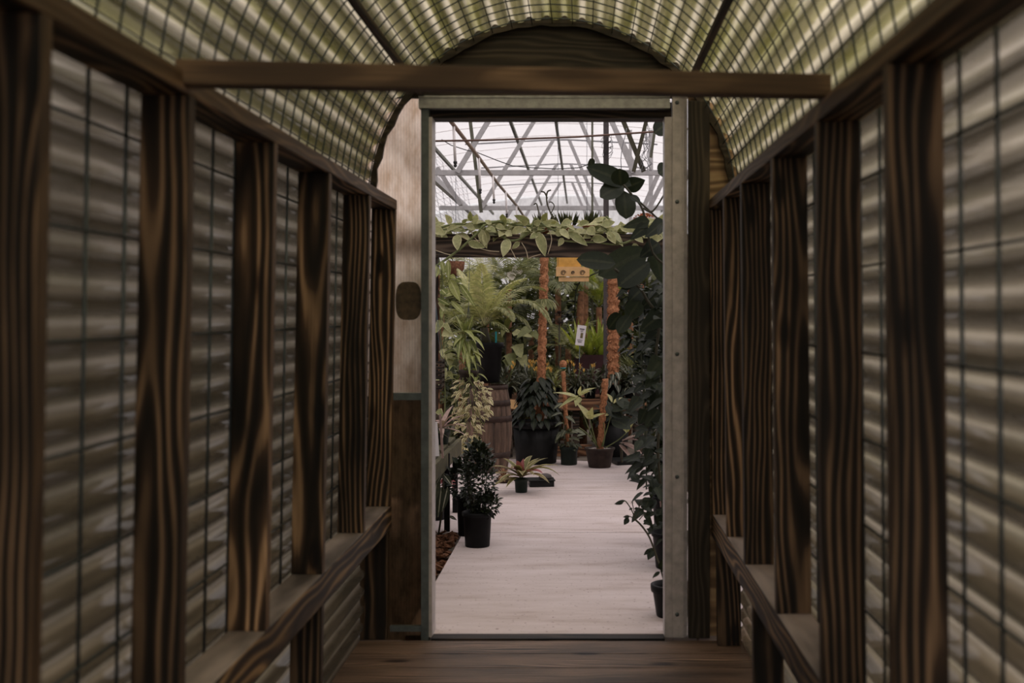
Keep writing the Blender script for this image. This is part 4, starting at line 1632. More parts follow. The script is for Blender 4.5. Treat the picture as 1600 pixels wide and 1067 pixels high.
m.box(c + V((0, 0, .0445)), (.19, .185, .006), rot)
tag(m.build('square_saucer', 'pot_dark', smooth=False), 'square black plastic saucer on the path behind the bromeliad', 'saucer')
m = MB()
q = c + V((.03, .0, .047))
vs = []
m.lathe([(.045, 0), (.05, .012), (.042, .03), (.02, .038)], q, 9)
tag(m.build('dark_stone', 'stone_dark'), 'dark flat stone lying on the square black saucer', 'stone')
Yd = 8.95
c = V((gx(787, Yd), Yd, 0))
t = thing('dried_fern', c, 'rust-coloured tuft of dried fern left of the bromeliad pot', 'plant')
m = MB()
m.lathe([(.05, 0), (.055, .03), (.03, .05)], c, 12)
m.build('root_ball', 'soil', t)
m = MB()
rosette(m, c + V((0, 0, .04)), 60, .075, .012, rnd, (.0, 1.4), 1.2, seg=4)
m.build('foliage', 'dry_leaf', t)

# ------------------------------------------------------------------ big ribbed pot with moss pole and drooping leaves
Yp = 10.15
c = V((gx(838, Yp), Yp, 0))
hp = gz(657, Yp)
t = pot('ribbed_planter', c, .165, .198, hp, 'large black ribbed planter with dark drooping leaves and a tall moss pole', 'potted plant', 'pot_dark', rim=.016, rimh=.05, ribs=36)
rnd = random.Random(51)
mosspole(t, c + V((.03, 0, hp - .03)), at(851, 398, Yp), .034, rnd)
m = MB()
for k in range(150):
    f = rnd.random()
    py_ = 588 + f * 68
    hw = 12 + 22 * f
    a = rnd.uniform(0, 2 * PI)
    b = V((gx(838 + 3 * (1 - f), Yp) + hw / F * Yp * math.cos(a), Yp + hw / F * Yp * math.sin(a), gz(py_, Yp)))
    d = V((math.cos(a) * .6, math.sin(a) * .6, -.35))
    m.leaf(b, d, rnd.uniform(.09, .14), rnd.uniform(.045, .06), bend=.9, kind='ov', seg=5, fold=.15)
m.build('foliage', 'dark_leaf', t)
m = MB()
for k in range(5):
    b = at(848, 600 + 6 * k, Yp - .06)
    a = rnd.uniform(PI, 2 * PI)
    m.tube([at(845, 650, Yp - .02), b], .005, 5)
m.build('stem', 'stem_dark', t)
# staghorn cap on that pole
s_ = thing('staghorn_fern', at(846, 480, Yp - .05), 'flat dark staghorn fern clasping the tall orange moss pole', 'plant')
m = MB()
for k in range(9):
    a = PI + PI * (k + .5) / 9
    b = at(850, 467, Yp) + V((math.cos(a) * .036, math.sin(a) * .036, 0))
    m.leaf(b, V((math.cos(a) * .5, math.sin(a) * .5, -.2)), .13, .05, bend=2., kind='strap', seg=6, fold=.1)
m.build('shield_leaf', 'fern_mid', s_)

# green pot with a thin pole
Yg = 10.02
c = V((gx(889, Yg), Yg, 0))
t = pot('potted_plant', c, .067, .073, .15, 'round dark green pot with a thin moss pole, left of the brown bowl', 'potted plant', 'green_plastic', rim=.005, rimh=.03)
mosspole(t, c + V((-.01, .02, .12)), at(880, 580, Yg), .017, rnd)
m = MB()
for (bx_, by_, tx, ty, w) in [(880, 676, 870, 688, 12), (888, 674, 902, 678, 12), (880, 660, 868, 668, 8), (884, 672, 878, 684, 12), (896, 672, 915, 680, 10), (886, 690, 890, 700, 7), (878, 645, 862, 652, 8), (884, 650, 898, 662, 9), (890, 684, 905, 690, 10), (874, 684, 868, 694, 9), (880, 630, 866, 640, 8)]:
    a, b = at(bx_, by_, Yg - .03), at(tx, ty, Yg - .12)
    d = b - a
    m.leaf(a, d + V((0, 0, .03)), d.length * 1.05, w / F * Yg, bend=.5, kind='heart', seg=6, fold=.15, up=V((0, -.6, 1)))
bush(m, c + V((0, 0, .21)), (.075, .06, .08), 45, .06, .036, rnd, 'ov')
m.build('foliage', 'grey_leaf', t)
# tall leafy philodendron behind pot, hung leaves on the second pole
m = MB()
bt = at(880, 575, Yg)
m.lathe([(.017, 0), (.025, .01), (.032, .03), (.025, .055), (.008, .066)], bt, 12)
m.build('pole_cap', 'moss_fibre', t)
m = MB()
m.lathe([(.02, 0), (.022, .006), (.02, .012)], bt + V((0, 0, -.004)), 12)
m.build('tie', 'teal', t)

# brown bowl with leaning moss pole and broad leaves
Yw = 9.85
c = V((gx(937, Yw), Yw, 0))
t = pot('potted_philodendron', c, .09, .118, .158, 'brown bowl pot with a leaning orange moss pole and broad lobed leaves', 'potted plant', 'brown_pot', rim=.006, rimh=.02, soilmat='soil')
m = MB()
for k in range(160):
    a = rnd.uniform(0, 2 * PI)
    r = .105 * math.sqrt(rnd.random())
    m.box(c + V((math.cos(a) * r, math.sin(a) * r, .143)), (.007, .007, .007), Matrix.Rotation(rnd.random() * 3, 3, 'Z'))
m.build('perlite', 'perlite', t, smooth=False)
mosspole(t, c + V((0, .01, .12)), at(946, 592, Yw), .026, rnd)
m = MB()
for pts in ([(934, 700), (928, 680), (922, 656)], [(935, 700), (918, 678), (905, 668)], [(942, 698), (945, 680), (943, 660)], [(945, 700), (965, 688), (979, 676)], [(934, 698), (916, 660), (905, 622)], [(940, 698), (950, 665), (957, 640)]):
    pxline(pts, Yw - .03, .0045, m, 5)
m.build('petiole', 'stem_green', t)
m = MB()
for (bx_, by_, tx, ty, w) in [(922, 655, 902, 630, 15), (922, 655, 926, 637, 14), (922, 654, 946, 646, 8), (905, 620, 900, 635, 14), (906, 618, 922, 612, 9), (904, 618, 874, 636, 10), (906, 615, 930, 606, 8), (902, 620, 866, 612, 8), (905, 618, 908, 604, 9),
                              (980, 676, 965, 662, 9), (980, 675, 990, 662, 8), (957, 628, 948, 616, 12), (945, 650, 968, 640, 9), (958, 630, 972, 622, 10)]:
    a, b = at(bx_, by_, Yw - .05), at(tx, ty, Yw - .1)
    d = b - a
    m.leaf(a, d + V((0, 0, .02)), d.length * 1.05, w / F * Yw, bend=.35, kind='lance', seg=6, fold=.2, up=V((0, -.7, 1)))
m.build('pale_leaves', 'fern_pale', t)
m = MB()
for (bx_, by_, tx, ty, w) in [(952, 640, 985, 628, 24), (955, 655, 985, 665, 28), (948, 640, 972, 650, 20), (948, 632, 958, 650, 14), (962, 622, 990, 640, 20)]:
    a, b = at(bx_, by_, Yw - .08), at(tx, ty, Yw - .14)
    d = b - a
    m.leaf(a, d, d.length * 1.1, w / F * Yw, bend=.4, kind='ov', seg=6, fold=.12, up=V((.1, -.7, .8)))
m.build('dark_leaves', 'climber_leaf', t)

# big dark pot behind, on a flat saucer
Yk = 10.35
c = V((gx(960, Yk), Yk, .0))
m = MB()
ys = 10.0
m.box((gx(985, ys), ys + .14, .015), (.30, .3, .03), Matrix.Rotation(.25, 3, 'Z'))
tag(m.build('flat_saucer', 'pot_dark', smooth=False), 'flat black tray on the path right of the brown bowl', 'saucer')
t = pot('ribbed_planter', V((gx(961, Yk), Yk + .08, 0)), .10, .13, .34, 'black ribbed planter in shade behind the leaning moss pole', 'potted plant', 'black_plastic', rim=.008, rimh=.03, ribs=30)
m = MB()
bush(m, V((gx(961, Yk), Yk + .08, .40)), (.13, .12, .1), 60, .12, .06, rnd, 'ov')
m.build('foliage', 'dark_leaf', t)
# pale fallen leaves on the floor at right
t = thing('pale_bromeliad', V((gx(990, 9.9), 9.9, .03)), 'pale pinkish strap leaves sprawling on the black tray', 'plant')
m = MB()
for (bx_, by_, tx, ty, w) in [(968, 695, 985, 718, 8), (972, 690, 1002, 680, 8), (970, 692, 992, 700, 6), (972, 688, 1000, 690, 7), (985, 712, 1000, 718, 9), (975, 694, 1005, 712, 8)]:
    a, b = at(bx_, by_, 9.82), at(tx, ty, 9.75)
    d = b - a
    m.leaf(a, d + V((0, 0, .04)), d.length * 1.05, w / F * 9.8, bend=.5, kind='strap', seg=7, fold=.3, up=V((0, -.4, 1)))
m.build('foliage', 'pinkish_leaf', t)
m = MB()
m.tube([(gx(972, 9.9), 9.95, .03), at(970, 692, 9.85)], .012, 6)
m.build('stem', 'stem_dark', t)

# ------------------------------------------------------------------ timber edging and staging bench
Ye = 10.6
tag(board('timber_edging', (gx(858, Ye), Ye, .05), (gx(925, Ye), Ye, .05), .05, .1, 'bench_wood'), 'low brown plank on the ground behind the green pot', 'plank')
tb = thing('plant_bench', (-.1, 11.3, 0), 'long low brown staging bench full of flowering plants at the back', 'bench')
zb = gz(624, 10.85)
board('front_board', (gx(780, 10.85), 10.85, zb - .05), (gx(1010, 10.85), 10.85, zb - .05), .03, .1, 'bench_wood', parent=tb)
for k in range(6):
    board('slat', (gx(780, 10.85), 10.95 + k * .16, zb - .012), (gx(1010, 10.85), 10.95 + k * .16, zb - .012), .14, .022, 'bench_wood', parent=tb)
for x in (gx(795, 10.85), gx(900, 10.85), gx(1000, 10.85)):
    for yv in (10.92, 11.75):
        m = MB()
        m.box((x, yv, (zb - .03) / 2 - .02), (.06, .06, zb - .03 + .04))
        m.build('leg', 'old_beam', tb, smooth=False)
m = MB()
xx = gx(802, 10.8)
m.box((xx, 10.8, gz(632, 10.8)), (.075, .03, .075), Matrix.Rotation(.12, 3, 'Y'))
tag(m.build('wood_block', 'tan_paint', smooth=False), 'small sawn timber end showing beside the barrel', 'wood block')

# flowering plants on the staging
FP = [(792, 598, 'white-striped leaves with small yellow blooms on the bench beside the barrel', 11.0), (815, 590, 'striped-leaved plant on the bench behind the ribbed planter', 11.3), (833, 585, 'cluster of butter-yellow flower spikes above the ribbed planter', 11.05),
      (865, 597, 'spiky light green rosette with yellow buds right of the tall moss pole', 11.0), (900, 600, 'dark striped plant with yellow buds below the maroon trough', 10.98), (922, 598, 'dark striped plant with a yellow bud under the right end of the maroon trough', 11.0),
      (945, 600, 'plain dark strap-leaved plant on the bench left of the second moss pole', 11.1), (985, 598, 'silvery striped plant on the bench right of the second moss pole', 11.0), (1008, 602, 'shaded striped plant at the right end of the bench', 11.1)]
for i, (px_, py_, lab, yv) in enumerate(FP):
    rnd = random.Random(100 + i)
    c = V((gx(px_, yv), yv, zb))
    t = pot('flowering_plant', c, .045, .055, .1, lab, 'potted plant', 'black_plastic', rim=.004, group='striped flowering plants on the staging bench')
    m = MB()
    rosette(m, c + V((0, 0, .09)), 24, .2, .034, rnd, (.05, 1.2), 1.3, kind='lance')
    bush(m, c + V((0, 0, .16)), (.1, .09, .09), 60, .09, .028, rnd, 'lance', bend=1.)
    m.build('foliage', 'fern_mid' if i == 3 else 'silver_leaf', t)
    if i in (0, 2, 3, 4, 5):
        m = MB()
        fst = MB()
        for k in range({0: 4, 2: 12, 3: 6, 4: 6, 5: 3}[i]):
            if i == 2:
                q = at(833 + rnd.uniform(-7, 9), 572 + rnd.uniform(-6, 10), yv - .08)
            else:
                q = at(px_ + rnd.uniform(-13, 13), 577 + rnd.uniform(-9, 6), yv - .1)
            for j in range(5):
                m.leaf(q, V((rnd.uniform(-.6, .6), rnd.uniform(-.6, .3), 1)), .04, .014, bend=.2, kind='lance', seg=3)
            fst.tube([c + V((0, 0, .1)), q], .0025, 4)
        m.build('flower', 'yellow_flower', t)
        fst.build('flower_stem', 'stem_green', t)

# second moss pole in a pot on the staging
yv = 10.98
c = V((gx(960, yv), yv, zb))
rnd = random.Random(61)
t = pot('potted_plant', c, .06, .075, .13, 'pot on the bench with the thick orange moss pole and hanging dark leaves', 'potted plant', 'black_plastic', rim=.004)
mosspole(t, c + V((-.01, 0, .1)), at(958, 425, yv), .05, rnd)
m = MB()
for k in range(30):
    a = rnd.uniform(0, 2 * PI)
    b = c + V((math.cos(a) * .06, math.sin(a) * .06, rnd.uniform(.12, .24)))
    m.leaf(b, V((math.cos(a), math.sin(a), .1)), rnd.uniform(.12, .18), .06, bend=2., kind='ov', seg=6, fold=.2)
m.build('foliage', 'silver_leaf', t)
# spiky green cycad and pink pot at right
c = V((gx(985, 11.35), 11.35, zb))
t = pot('potted_cycad', c, .06, .075, .17, 'spiky bright green cushion plant on the bench near the right jamb', 'potted plant', 'black_plastic', rim=.004)
m = MB()
rosette(m, c + V((0, 0, .28)), 110, .15, .012, rnd, (-.5, 1.5), .3, kind='lance', seg=4)
bush(m, c + V((0, 0, .27)), (.07, .06, .07), 120, .08, .01, rnd, 'lance')
m.build('foliage', 'palm_leaf', t)
c = V((gx(998, 10.8), 10.72, 0))
t = pot('potted_plant', V((gx(998, 10.62), 10.62, gz(612, 10.62))), .04, .055, .09, 'small whitish-pink pot among dark leaves by the right jamb', 'potted plant', 'white_plastic', rim=.004)
m = MB()
bush(m, V((gx(998, 10.62), 10.62, gz(585, 10.62))), (.08, .07, .05), 50, .08, .04, rnd, 'ov')
m.build('foliage', 'climber_leaf', t)
st2 = MB()
st2.box((gx(998, 10.62), 10.62, (gz(612, 10.62) - .0) / 2 - .002), (.07, .07, gz(612, 10.62) + .0))
tag(st2.build('plant_stand', 'old_beam', smooth=False), 'dark wooden stand under the whitish-pink pot', 'stand')

# maroon trough
yv = 11.65
x0, x1 = gx(898, yv), gx(953, yv)
t = thing('maroon_trough', ((x0 + x1) / 2, yv, zb), 'dark maroon planting trough behind the yellow buds', 'planter')
zt_ = gz(554, yv)
m = MB()
m.box(((x0 + x1) / 2, yv - .08, (zb + zt_) / 2), (x1 - x0, .012, zt_ - zb))
m.box(((x0 + x1) / 2, yv + .08, (zb + zt_) / 2), (x1 - x0, .012, zt_ - zb))
m.box((x0, yv, (zb + zt_) / 2), (.012, .148, zt_ - zb))
m.box((x1, yv, (zb + zt_) / 2), (.012, .148, zt_ - zb))
m.build('body', 'maroon', t, smooth=False)
m = MB()
m.box(((x0 + x1) / 2, yv, zt_ - .04), (x1 - x0 - .014, .146, .02))
m.build('soil', 'soil', t, smooth=False)
m = MB()
rnd = random.Random(71)
for k, px_ in enumerate((905, 922, 938)):
    cc = V((gx(px_, yv), yv, zt_ - .03))
    rosette(m, cc, 16, .42 if k != 1 else .3, .045, rnd, (.6, 1.45), .55, kind='strap')
m.build('bromeliad_leaves', 'bright_leaf', t)

# dead trunk with sign
yv = 12.1
t = thing('dead_trunk', V((gx(906, yv), yv, -.05)), 'brown dead trunk wrapped in dark climber behind the white sign', 'trunk')
m = MB()
m.tube([V((gx(910, yv), yv, -.05)), at(908, 560, yv), at(906, 500, yv), at(908, 455, yv)], [.05, .045, .042, .03], 10)
m.build('bark', 'trunk', t)
m = MB()
for k in range(14):
    q = at(898 + rnd.uniform(-3, 4), 447 + k * 4, yv - .06)
    a = rnd.uniform(PI * .9, PI * 1.6)
    m.leaf(q, V((math.cos(a), math.sin(a), rnd.uniform(-.2, .6))), .11, .05, bend=.8, kind='ov', seg=5)
pxline([(900, 520), (898, 480), (903, 445), (920, 432), (935, 425)], yv - .06, .008, m)
m.build('climber', 'dark_leaf', t)
ys = 11.2
t = thing('plant_sign', at(907, 524, ys), 'small white tilted information card with a tiny picture in front of the trunk', 'sign')
rot = Matrix.Rotation(.13, 3, 'Y')
cc = at(907.5, 524, ys)
w_, h_ = 13.8 / F * ys, 31.5 / F * ys
m = MB()
m.box(cc, (w_, .004, h_), rot)
m.build('card', 'sign_white', t, smooth=False)
m = MB()
for (u, v_, a, b) in ((.05, .32, .55, .045), (.05, .2, .3, .02), (.05, .26, .42, .012), (-.05, -.22, .62, .014), (-.05, -.27, .6, .012), (-.02, -.33, .42, .03)):
    m.box(cc + rot @ V((u * w_, -.0032, v_ * h_)), (a * w_, .0014, b * h_), rot)
m.build('print', 'ink', t, smooth=False)
m = MB()
m.box(cc + rot @ V((.1 * w_, -.0032, .0)), (.28 * w_, .0014, .26 * h_), rot)
m.build('picture', 'photo_print', t, smooth=False)
m = MB()
m.tube([cc + V((-.01, .008, -h_ * .3)), V((cc.x - .02, ys + .01, zb))], .004, 6)
m.build('stake', 'wire', t)

# yellow hanging box with iron scrolls
yv = 11.4
t = thing('yellow_hanging_box', at(895, 440, yv), 'yellow painted hanging box with three black iron scrolls under the beam', 'hanging box')
a, b = at(869, 417, yv), at(921, 432, yv)
m = MB()
m.box(((a.x + b.x) / 2, yv - .04, (a.z + b.z) / 2), (b.x - a.x, .02, a.z - b.z))
m.box(((a.x + b.x) / 2 + .01, yv - .0, gz(436.5, yv)), (b.x - a.x - .03, .07, .04))
m.build('front', 'tan_paint', t, smooth=False)
m = MB()
a2, b2 = at(870, 400, yv), at(908, 417, yv)
m.box(((a2.x + b2.x) / 2, yv + .03, (a2.z + b2.z) / 2 + .002), (b2.x - a2.x, .02, a2.z - b2.z))
m.box(((a2.x + b2.x) / 2, yv + .0, gz(417, yv) + .004), (b2.x - a2.x, .08, .008))
m.build('back', 'yellow_paint', t, smooth=False)
for px_, r in ((880, 4.2), (895, 2.8), (910, 4.2)):
    m = MB()
    pts = []
    for k in range(22):
        th = k * .5
        rr = (r * (1 - .68 * k / 22)) / F * yv
        q = at(px_, 426, yv - .054)
        pts.append(q + V((rr * math.cos(th), 0, rr * math.sin(th))))
    m.tube(pts, .0024, 5)
    m.build('scroll', 'cable_black', t)
m = MB()
for px_ in (872, 917):
    m.tube([at(px_, 418, yv - .03), V((gx(px_, yv), yv, 3.3))], .002, 4)
m.build('hanger', 'wire', t)

# coir hanging basket and orchids at the left of the back
yv = 10.6
c = at(712, 428, yv)
t = thing('coir_basket', c, 'rusty brown coir hanging basket behind the left vine shoots', 'hanging basket')
m = MB()
m.lathe([(.01, -.02), (.05, 0), (.075, .05), (.08, .11), (.07, .11)], c, 16)
m.build('liner', 'coir', t)
m = MB()
for k in range(3):
    a = 2 * PI * k / 3
    m.tube([c + V((math.cos(a) * .08, math.sin(a) * .08, .11)), c + V((0, 0, .5)), V((c.x, yv, 2.43))], .002, 4)
m.build('hanger', 'wire', t)
yv = 11.8
t = thing('white_orchid', at(790, 470, yv), 'white orchid blooms high behind the arching fern frond', 'flower')
m = MB()
for px_, py_ in ((797, 429), (804, 426), (805, 420), (812, 424), (800, 433)):
    q = at(px_, py_, yv - .05)
    for j in range(5):
        a = 2 * PI * j / 5
        m.leaf(q, V((math.cos(a), -.3, math.sin(a))), .034, .03, bend=0, kind='round', seg=4, up=V((0, -1, 0)))
m.build('bloom', 'white_flower', t)
m = MB()
m.tube([V((gx(790, yv), yv, .0)), at(790, 520, yv), at(792, 460, yv), at(798, 432, yv - .03), at(806, 420, yv - .03), at(812, 424, yv - .03)], [.009, .008, .006, .004, .003, .002], 6)
m.build('stem', 'stem_dark', t)
m = MB()
rosette(m, at(790, 520, yv), 14, .3, .06, rnd, (.1, 1.2), 1.)
m.build('foliage', 'jungle_leaf', t)

# ------------------------------------------------------------------ background plants


def fernplant(px_, yv, zc, n, ln, mat, lab, seed, pin=.12, elev=(.15, 1.3), npin=22, trunk=True, pw=.016, name='fern', cat='fern', droop=.8, bend=1.3, kind='lance'):
    rnd = random.Random(seed)
    R.seed(seed)
    c = V((gx(px_, yv), yv, zc))
    t = thing(name, (c.x, c.y, -.05), lab, cat, 'ferns and palms at the back of the greenhouse')
    m = MB()
    m.tube([(c.x + rnd.uniform(-.05, .05), yv, -.05), (c.x, yv, zc * .5), (c.x, yv, zc)], [.035, .03, .03], 8)
    m.build('trunk', 'trunk', t)
    for k in range(n):
        a = 2.4 * k + rnd.uniform(-.3, .3)
        e = elev[0] + (elev[1] - elev[0]) * rnd.random()
        d = V((math.cos(a) * math.cos(e), math.sin(a) * math.cos(e), math.sin(e)))
        m = MB()
        m.frond(c, d, ln * rnd.uniform(.8, 1.1), bend * rnd.uniform(.8, 1.2), pin, npin, pw, droop=droop, kind=kind)
        m.build('frond', mat, t)
    return t


def shrub(px_, yv, top, half, n, lw, mat, lab, seed, kind='ov', base=-.05):
    rnd = random.Random(seed)
    x = gx(px_, yv)
    zt2 = gz(top, yv)
    t = thing('shrub', (x, yv, base), lab, 'shrub', 'leafy shrubs at the back of the greenhouse')
    m = MB()
    for k in range(6):
        a = rnd.uniform(0, 2 * PI)
        m.tube([(x, yv, base), (x + .1 * math.cos(a), yv + .1 * math.sin(a), zt2 * .5), (x + half * .6 * math.cos(a), yv + half * .5 * math.sin(a), zt2 * .85)], [.014, .01, .005], 5)
    m.build('stem', 'stem_dark', t)
    m = MB()
    h2 = (zt2 - .1) / 2
    bush(m, (x, yv, .1 + h2), (half, half * .8, h2), n, lw[0], lw[1], rnd, kind, shell=.3, bend=.8)
    m.build('foliage', mat, t)
    return t


fernplant(795, 11.9, gz(450, 11.9), 12, .62, 'palm_leaf', 'feathery palm behind the white orchid', 201, pin=.2, npin=26, pw=.014, name='palm', cat='palm')
fernplant(872, 12.4, gz(450, 12.4), 16, .7, 'palm_leaf', 'palm with narrow pale leaflets left of the dead trunk', 202, pin=.22, npin=26, pw=.016, name='palm', cat='palm', droop=1.4)
fernplant(936, 12.3, gz(480, 12.3), 14, .55, 'bright_leaf', 'sunlit yellow-green fern right of the dead trunk', 203, pin=.1, elev=(.6, 1.45), npin=26, bend=.7)
fernplant(722, 11.6, gz(520, 11.6), 12, .6, 'fern_mid', 'fern between the hanging lime plant and the barrel', 204, pin=.13)
fernplant(888, 11.9, gz(545, 11.9), 14, .42, 'fern_mid', 'low fern left of the small white card', 205, pin=.12, elev=(.1, 1.))
fernplant(830, 12.6, gz(520, 12.6), 14, .6, 'fern_dark', 'dark fern in shade left of the tall moss pole', 206, pin=.14)
fernplant(760, 13.2, gz(440, 13.2), 14, .8, 'fern_pale', 'pale tall fern rising behind the tree fern', 207, pin=.17)
fernplant(985, 12.6, gz(470, 12.6), 12, .6, 'fern_dark', 'dark fern behind the second moss pole', 208, pin=.15)
fernplant(915, 13.6, gz(440, 13.6), 14, .8, 'palm_leaf', 'grey-green palm at the back under the yellow box', 209, pin=.24, npin=28, pw=.016, name='palm', cat='palm', droop=1.2)
fernplant(690, 12.4, gz(470, 12.4), 12, .7, 'fern_mid', 'tall fern behind the left beam post', 210, pin=.14)
SH_ = [(700, 14.2, 430, .46, 420, (.15, .075), 'jungle_leaf', 'broadleaf shrub at the far left back behind the post'),
       (770, 14.6, 425, .42, 420, (.16, .08), 'jungle_leaf', 'broadleaf shrub at the back behind the pale fern'),
       (835, 14.2, 420, .4, 420, (.16, .08), 'fern_dark', 'dark broadleaf shrub at the back left of the tall moss pole'),
       (895, 15.0, 412, .4, 420, (.15, .08), 'jungle_leaf', 'tall leafy shrub at the back below the yellow box'),
       (955, 14.2, 418, .4, 420, (.17, .08), 'jungle_leaf', 'leafy shrub at the back behind the thick moss pole'),
       (1020, 13.8, 425, .45, 420, (.17, .08), 'fern_dark', 'dark shrub at the back beside the right jamb'),
       (800, 12.3, 515, .34, 260, (.12, .07), 'jungle_leaf', 'low broadleaf shrub right of the black fern pot'),
       (868, 11.8, 560, .28, 200, (.1, .045), 'palm_leaf', 'low pale shrub behind the spiky rosette'),
       (1010, 11.9, 500, .4, 320, (.12, .05), 'fern_dark', 'dense dark shrub behind the spiky cushion plant'),
       (715, 10.9, 560, .4, 320, (.1, .045), 'fern_dark', 'dark shrub filling the gap behind the hanging plant'),
       (940, 11.95, 545, .26, 160, (.12, .05), 'jungle_leaf', 'olive shrub behind the maroon trough'),
       (745, 12.0, 530, .4, 300, (.1, .05), 'fern_dark', 'dark shrub behind the barrel')]
SH_ += [(660, 16.5, 415, .5, 520, (.2, .11), 'fern_dark', 'big dark shrub in the last row at the far left'),
        (745, 16.8, 430, .45, 520, (.2, .11), 'fern_dark', 'big dark shrub in the last row behind the tree fern'),
        (835, 17.0, 405, .45, 520, (.2, .11), 'fern_dark', 'big dark shrub in the last row behind the tall moss pole'),
        (925, 17.0, 405, .45, 520, (.2, .11), 'fern_dark', 'big dark shrub in the last row right of the yellow box'),
        (1015, 16.6, 405, .45, 520, (.2, .11), 'fern_dark', 'big dark shrub in the last row beside the right jamb')]
for i, a in enumerate(SH_):
    shrub(*a[:7], a[7], 300 + i)
# lobed big leaves between barrel and moss pole
t = thing('lobed_plant', V((gx(812, 11.0), 11.9, -.05)), 'plant with large lobed green leaves right of the black fern pot', 'plant')
m = MB()
m.tube([V((gx(812, 11.0), 11.9, -.05)), at(812, 600, 11.6), at(808, 540, 11.3)], [.012, .01, .006], 6)
m.build('stem', 'stem_dark', t)
m = MB()
for (bx_, by_, tx, ty, w) in [(806, 538, 814, 556, 22), (812, 556, 822, 572, 20), (795, 552, 802, 572, 22), (830, 512, 808, 524, 16), (800, 520, 830, 522, 14), (828, 520, 846, 528, 16), (790, 560, 796, 575, 14)]:
    a, b = at(bx_, by_, 11.2), at(tx, ty, 11.1)
    d = b - a
    m.leaf(a, d, d.length * 1.1, w / F * 11.1, bend=.3, kind='heart', seg=6, fold=.15, up=V((.2, -.8, .7)), wave=.3)
m.build('foliage', 'fern_mid', t)
# round dark seed head
m = MB()
q = at(874, 496, 11.6)
for k in range(300):
    v = V((rnd.gauss(0, 1), rnd.gauss(0, 1), rnd.gauss(0, 1))).normalized()
    m.leaf(q + v * .045, v, .024, .01, bend=.1, seg=2, kind='lance')
o = thing('seed_head', V((q.x, q.y, -.05)), 'round dark brown bristly head left of the dead trunk', 'plant')
m.build('bristles', 'hoop_iron', o)
m = MB()
m.tube([V((q.x, q.y, -.05)), q], .01, 6)
m.build('stalk', 'stem_dark', o)

# ================================================================== RIGHT SIDE CLIMBERS
rnd = random.Random(81)
c = V((gx(1051, 4.99), 5.0, 0))
t = pot('potted_plant', c, .066, .085, .132, 'nearest small black pot behind the right jamb with a thin sapling', 'potted plant', 'black_plastic', rim=.005, rimh=.032)
m = MB()
pxline([(1045, 955), (1040, 920), (1034, 895), (1030, 880)], 5.0, .004, m)
m.build('stem', 'stem_dark', t)
m = MB()
for (bx_, by_, tx, ty, w) in [(1031, 893, 1019, 902, 6), (1031, 890, 1036, 872, 9), (1032, 892, 1042, 884, 9)]:
    a, b = at(bx_, by_, 5.0), at(tx, ty, 4.97)
    m.leaf(a, b - a, (b - a).length, w / F * 5, bend=.2, kind='ov', up=V((0, -1, .5)))
m.build('foliage', 'climber_leaf', t)

c = V((gx(1048, 5.95), 5.95, 0))
t = pot('potted_sapling', c, .073, .092, .175, 'second black pot by the right jamb with a forked leafy sapling leaning over the path', 'potted plant', 'black_plastic', rim=.004, rimh=.02)
m = MB()
q = pxline([(1040, 885), (1030, 880), (1022, 858), (1014, 838), (1003, 822), (993, 812)], 5.85, .0052, m)
pxline([(993, 812), (987, 797), (980, 786), (976, 782)], 5.85, .003, m, 5)
pxline([(993, 812), (991, 800), (988, 787)], 5.85, .0022, m, 5)
pxline([(995, 810), (998, 796), (1001, 783), (1009, 778)], 5.85, .003, m, 5)
pxline([(993, 812), (985, 807), (979, 806)], 5.85, .0025, m, 5)
pxline([(999, 812), (1006, 804), (1013, 803)], 5.85, .0025, m, 5)
m.build('stem', 'stem_dark', t)
m = MB()
for (bx_, by_, tx, ty, w) in [(977, 782, 960, 786, 5), (974, 784, 962, 787, 7), (1003, 780, 1016, 779, 5), (984, 807, 974, 807, 5), (982, 809, 975, 819, 9), (988, 794, 983, 796, 4), (991, 795, 998, 793, 4), (999, 794, 992, 799, 4), (1009, 804, 1017, 800, 7), (1006, 812, 1015, 820, 8), (1014, 816, 1005, 818, 6), (1017, 858, 1006, 866, 7), (1022, 860, 1013, 857, 5),
                              (1000, 783, 997, 786, 4), (1010, 826, 1018, 829, 4), (988, 788, 988, 784, 3), (1024, 800, 1010, 807, 7)]:
    a, b = at(bx_, by_, 5.85), at(tx, ty, 5.83)
    m.leaf(a, b - a, (b - a).length * 1.05, w / F * 5.85, bend=.2, kind='ov', up=V((.2, -1, .5)), seg=5)
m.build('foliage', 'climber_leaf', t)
c = V((gx(1045, 6.5), 6.5, 0))
t = pot('potted_plant', c, .07, .092, .27, 'taller black pot standing behind the sapling pot by the right jamb', 'potted plant', 'black_plastic', rim=.004, rimh=.02)
m = MB()
m.box(c + V((-.05, -.075, .28)), (.016, .003, .12), Matrix.Rotation(-.12, 3, 'Y'))
m.build('plant_tag', 'pinkish_leaf', t, smooth=False)
m = MB()
bush(m, c + V((0, 0, .42)), (.1, .1, .16), 220, .07, .035, rnd, 'ov')
m.build('foliage', 'climber_leaf', t)

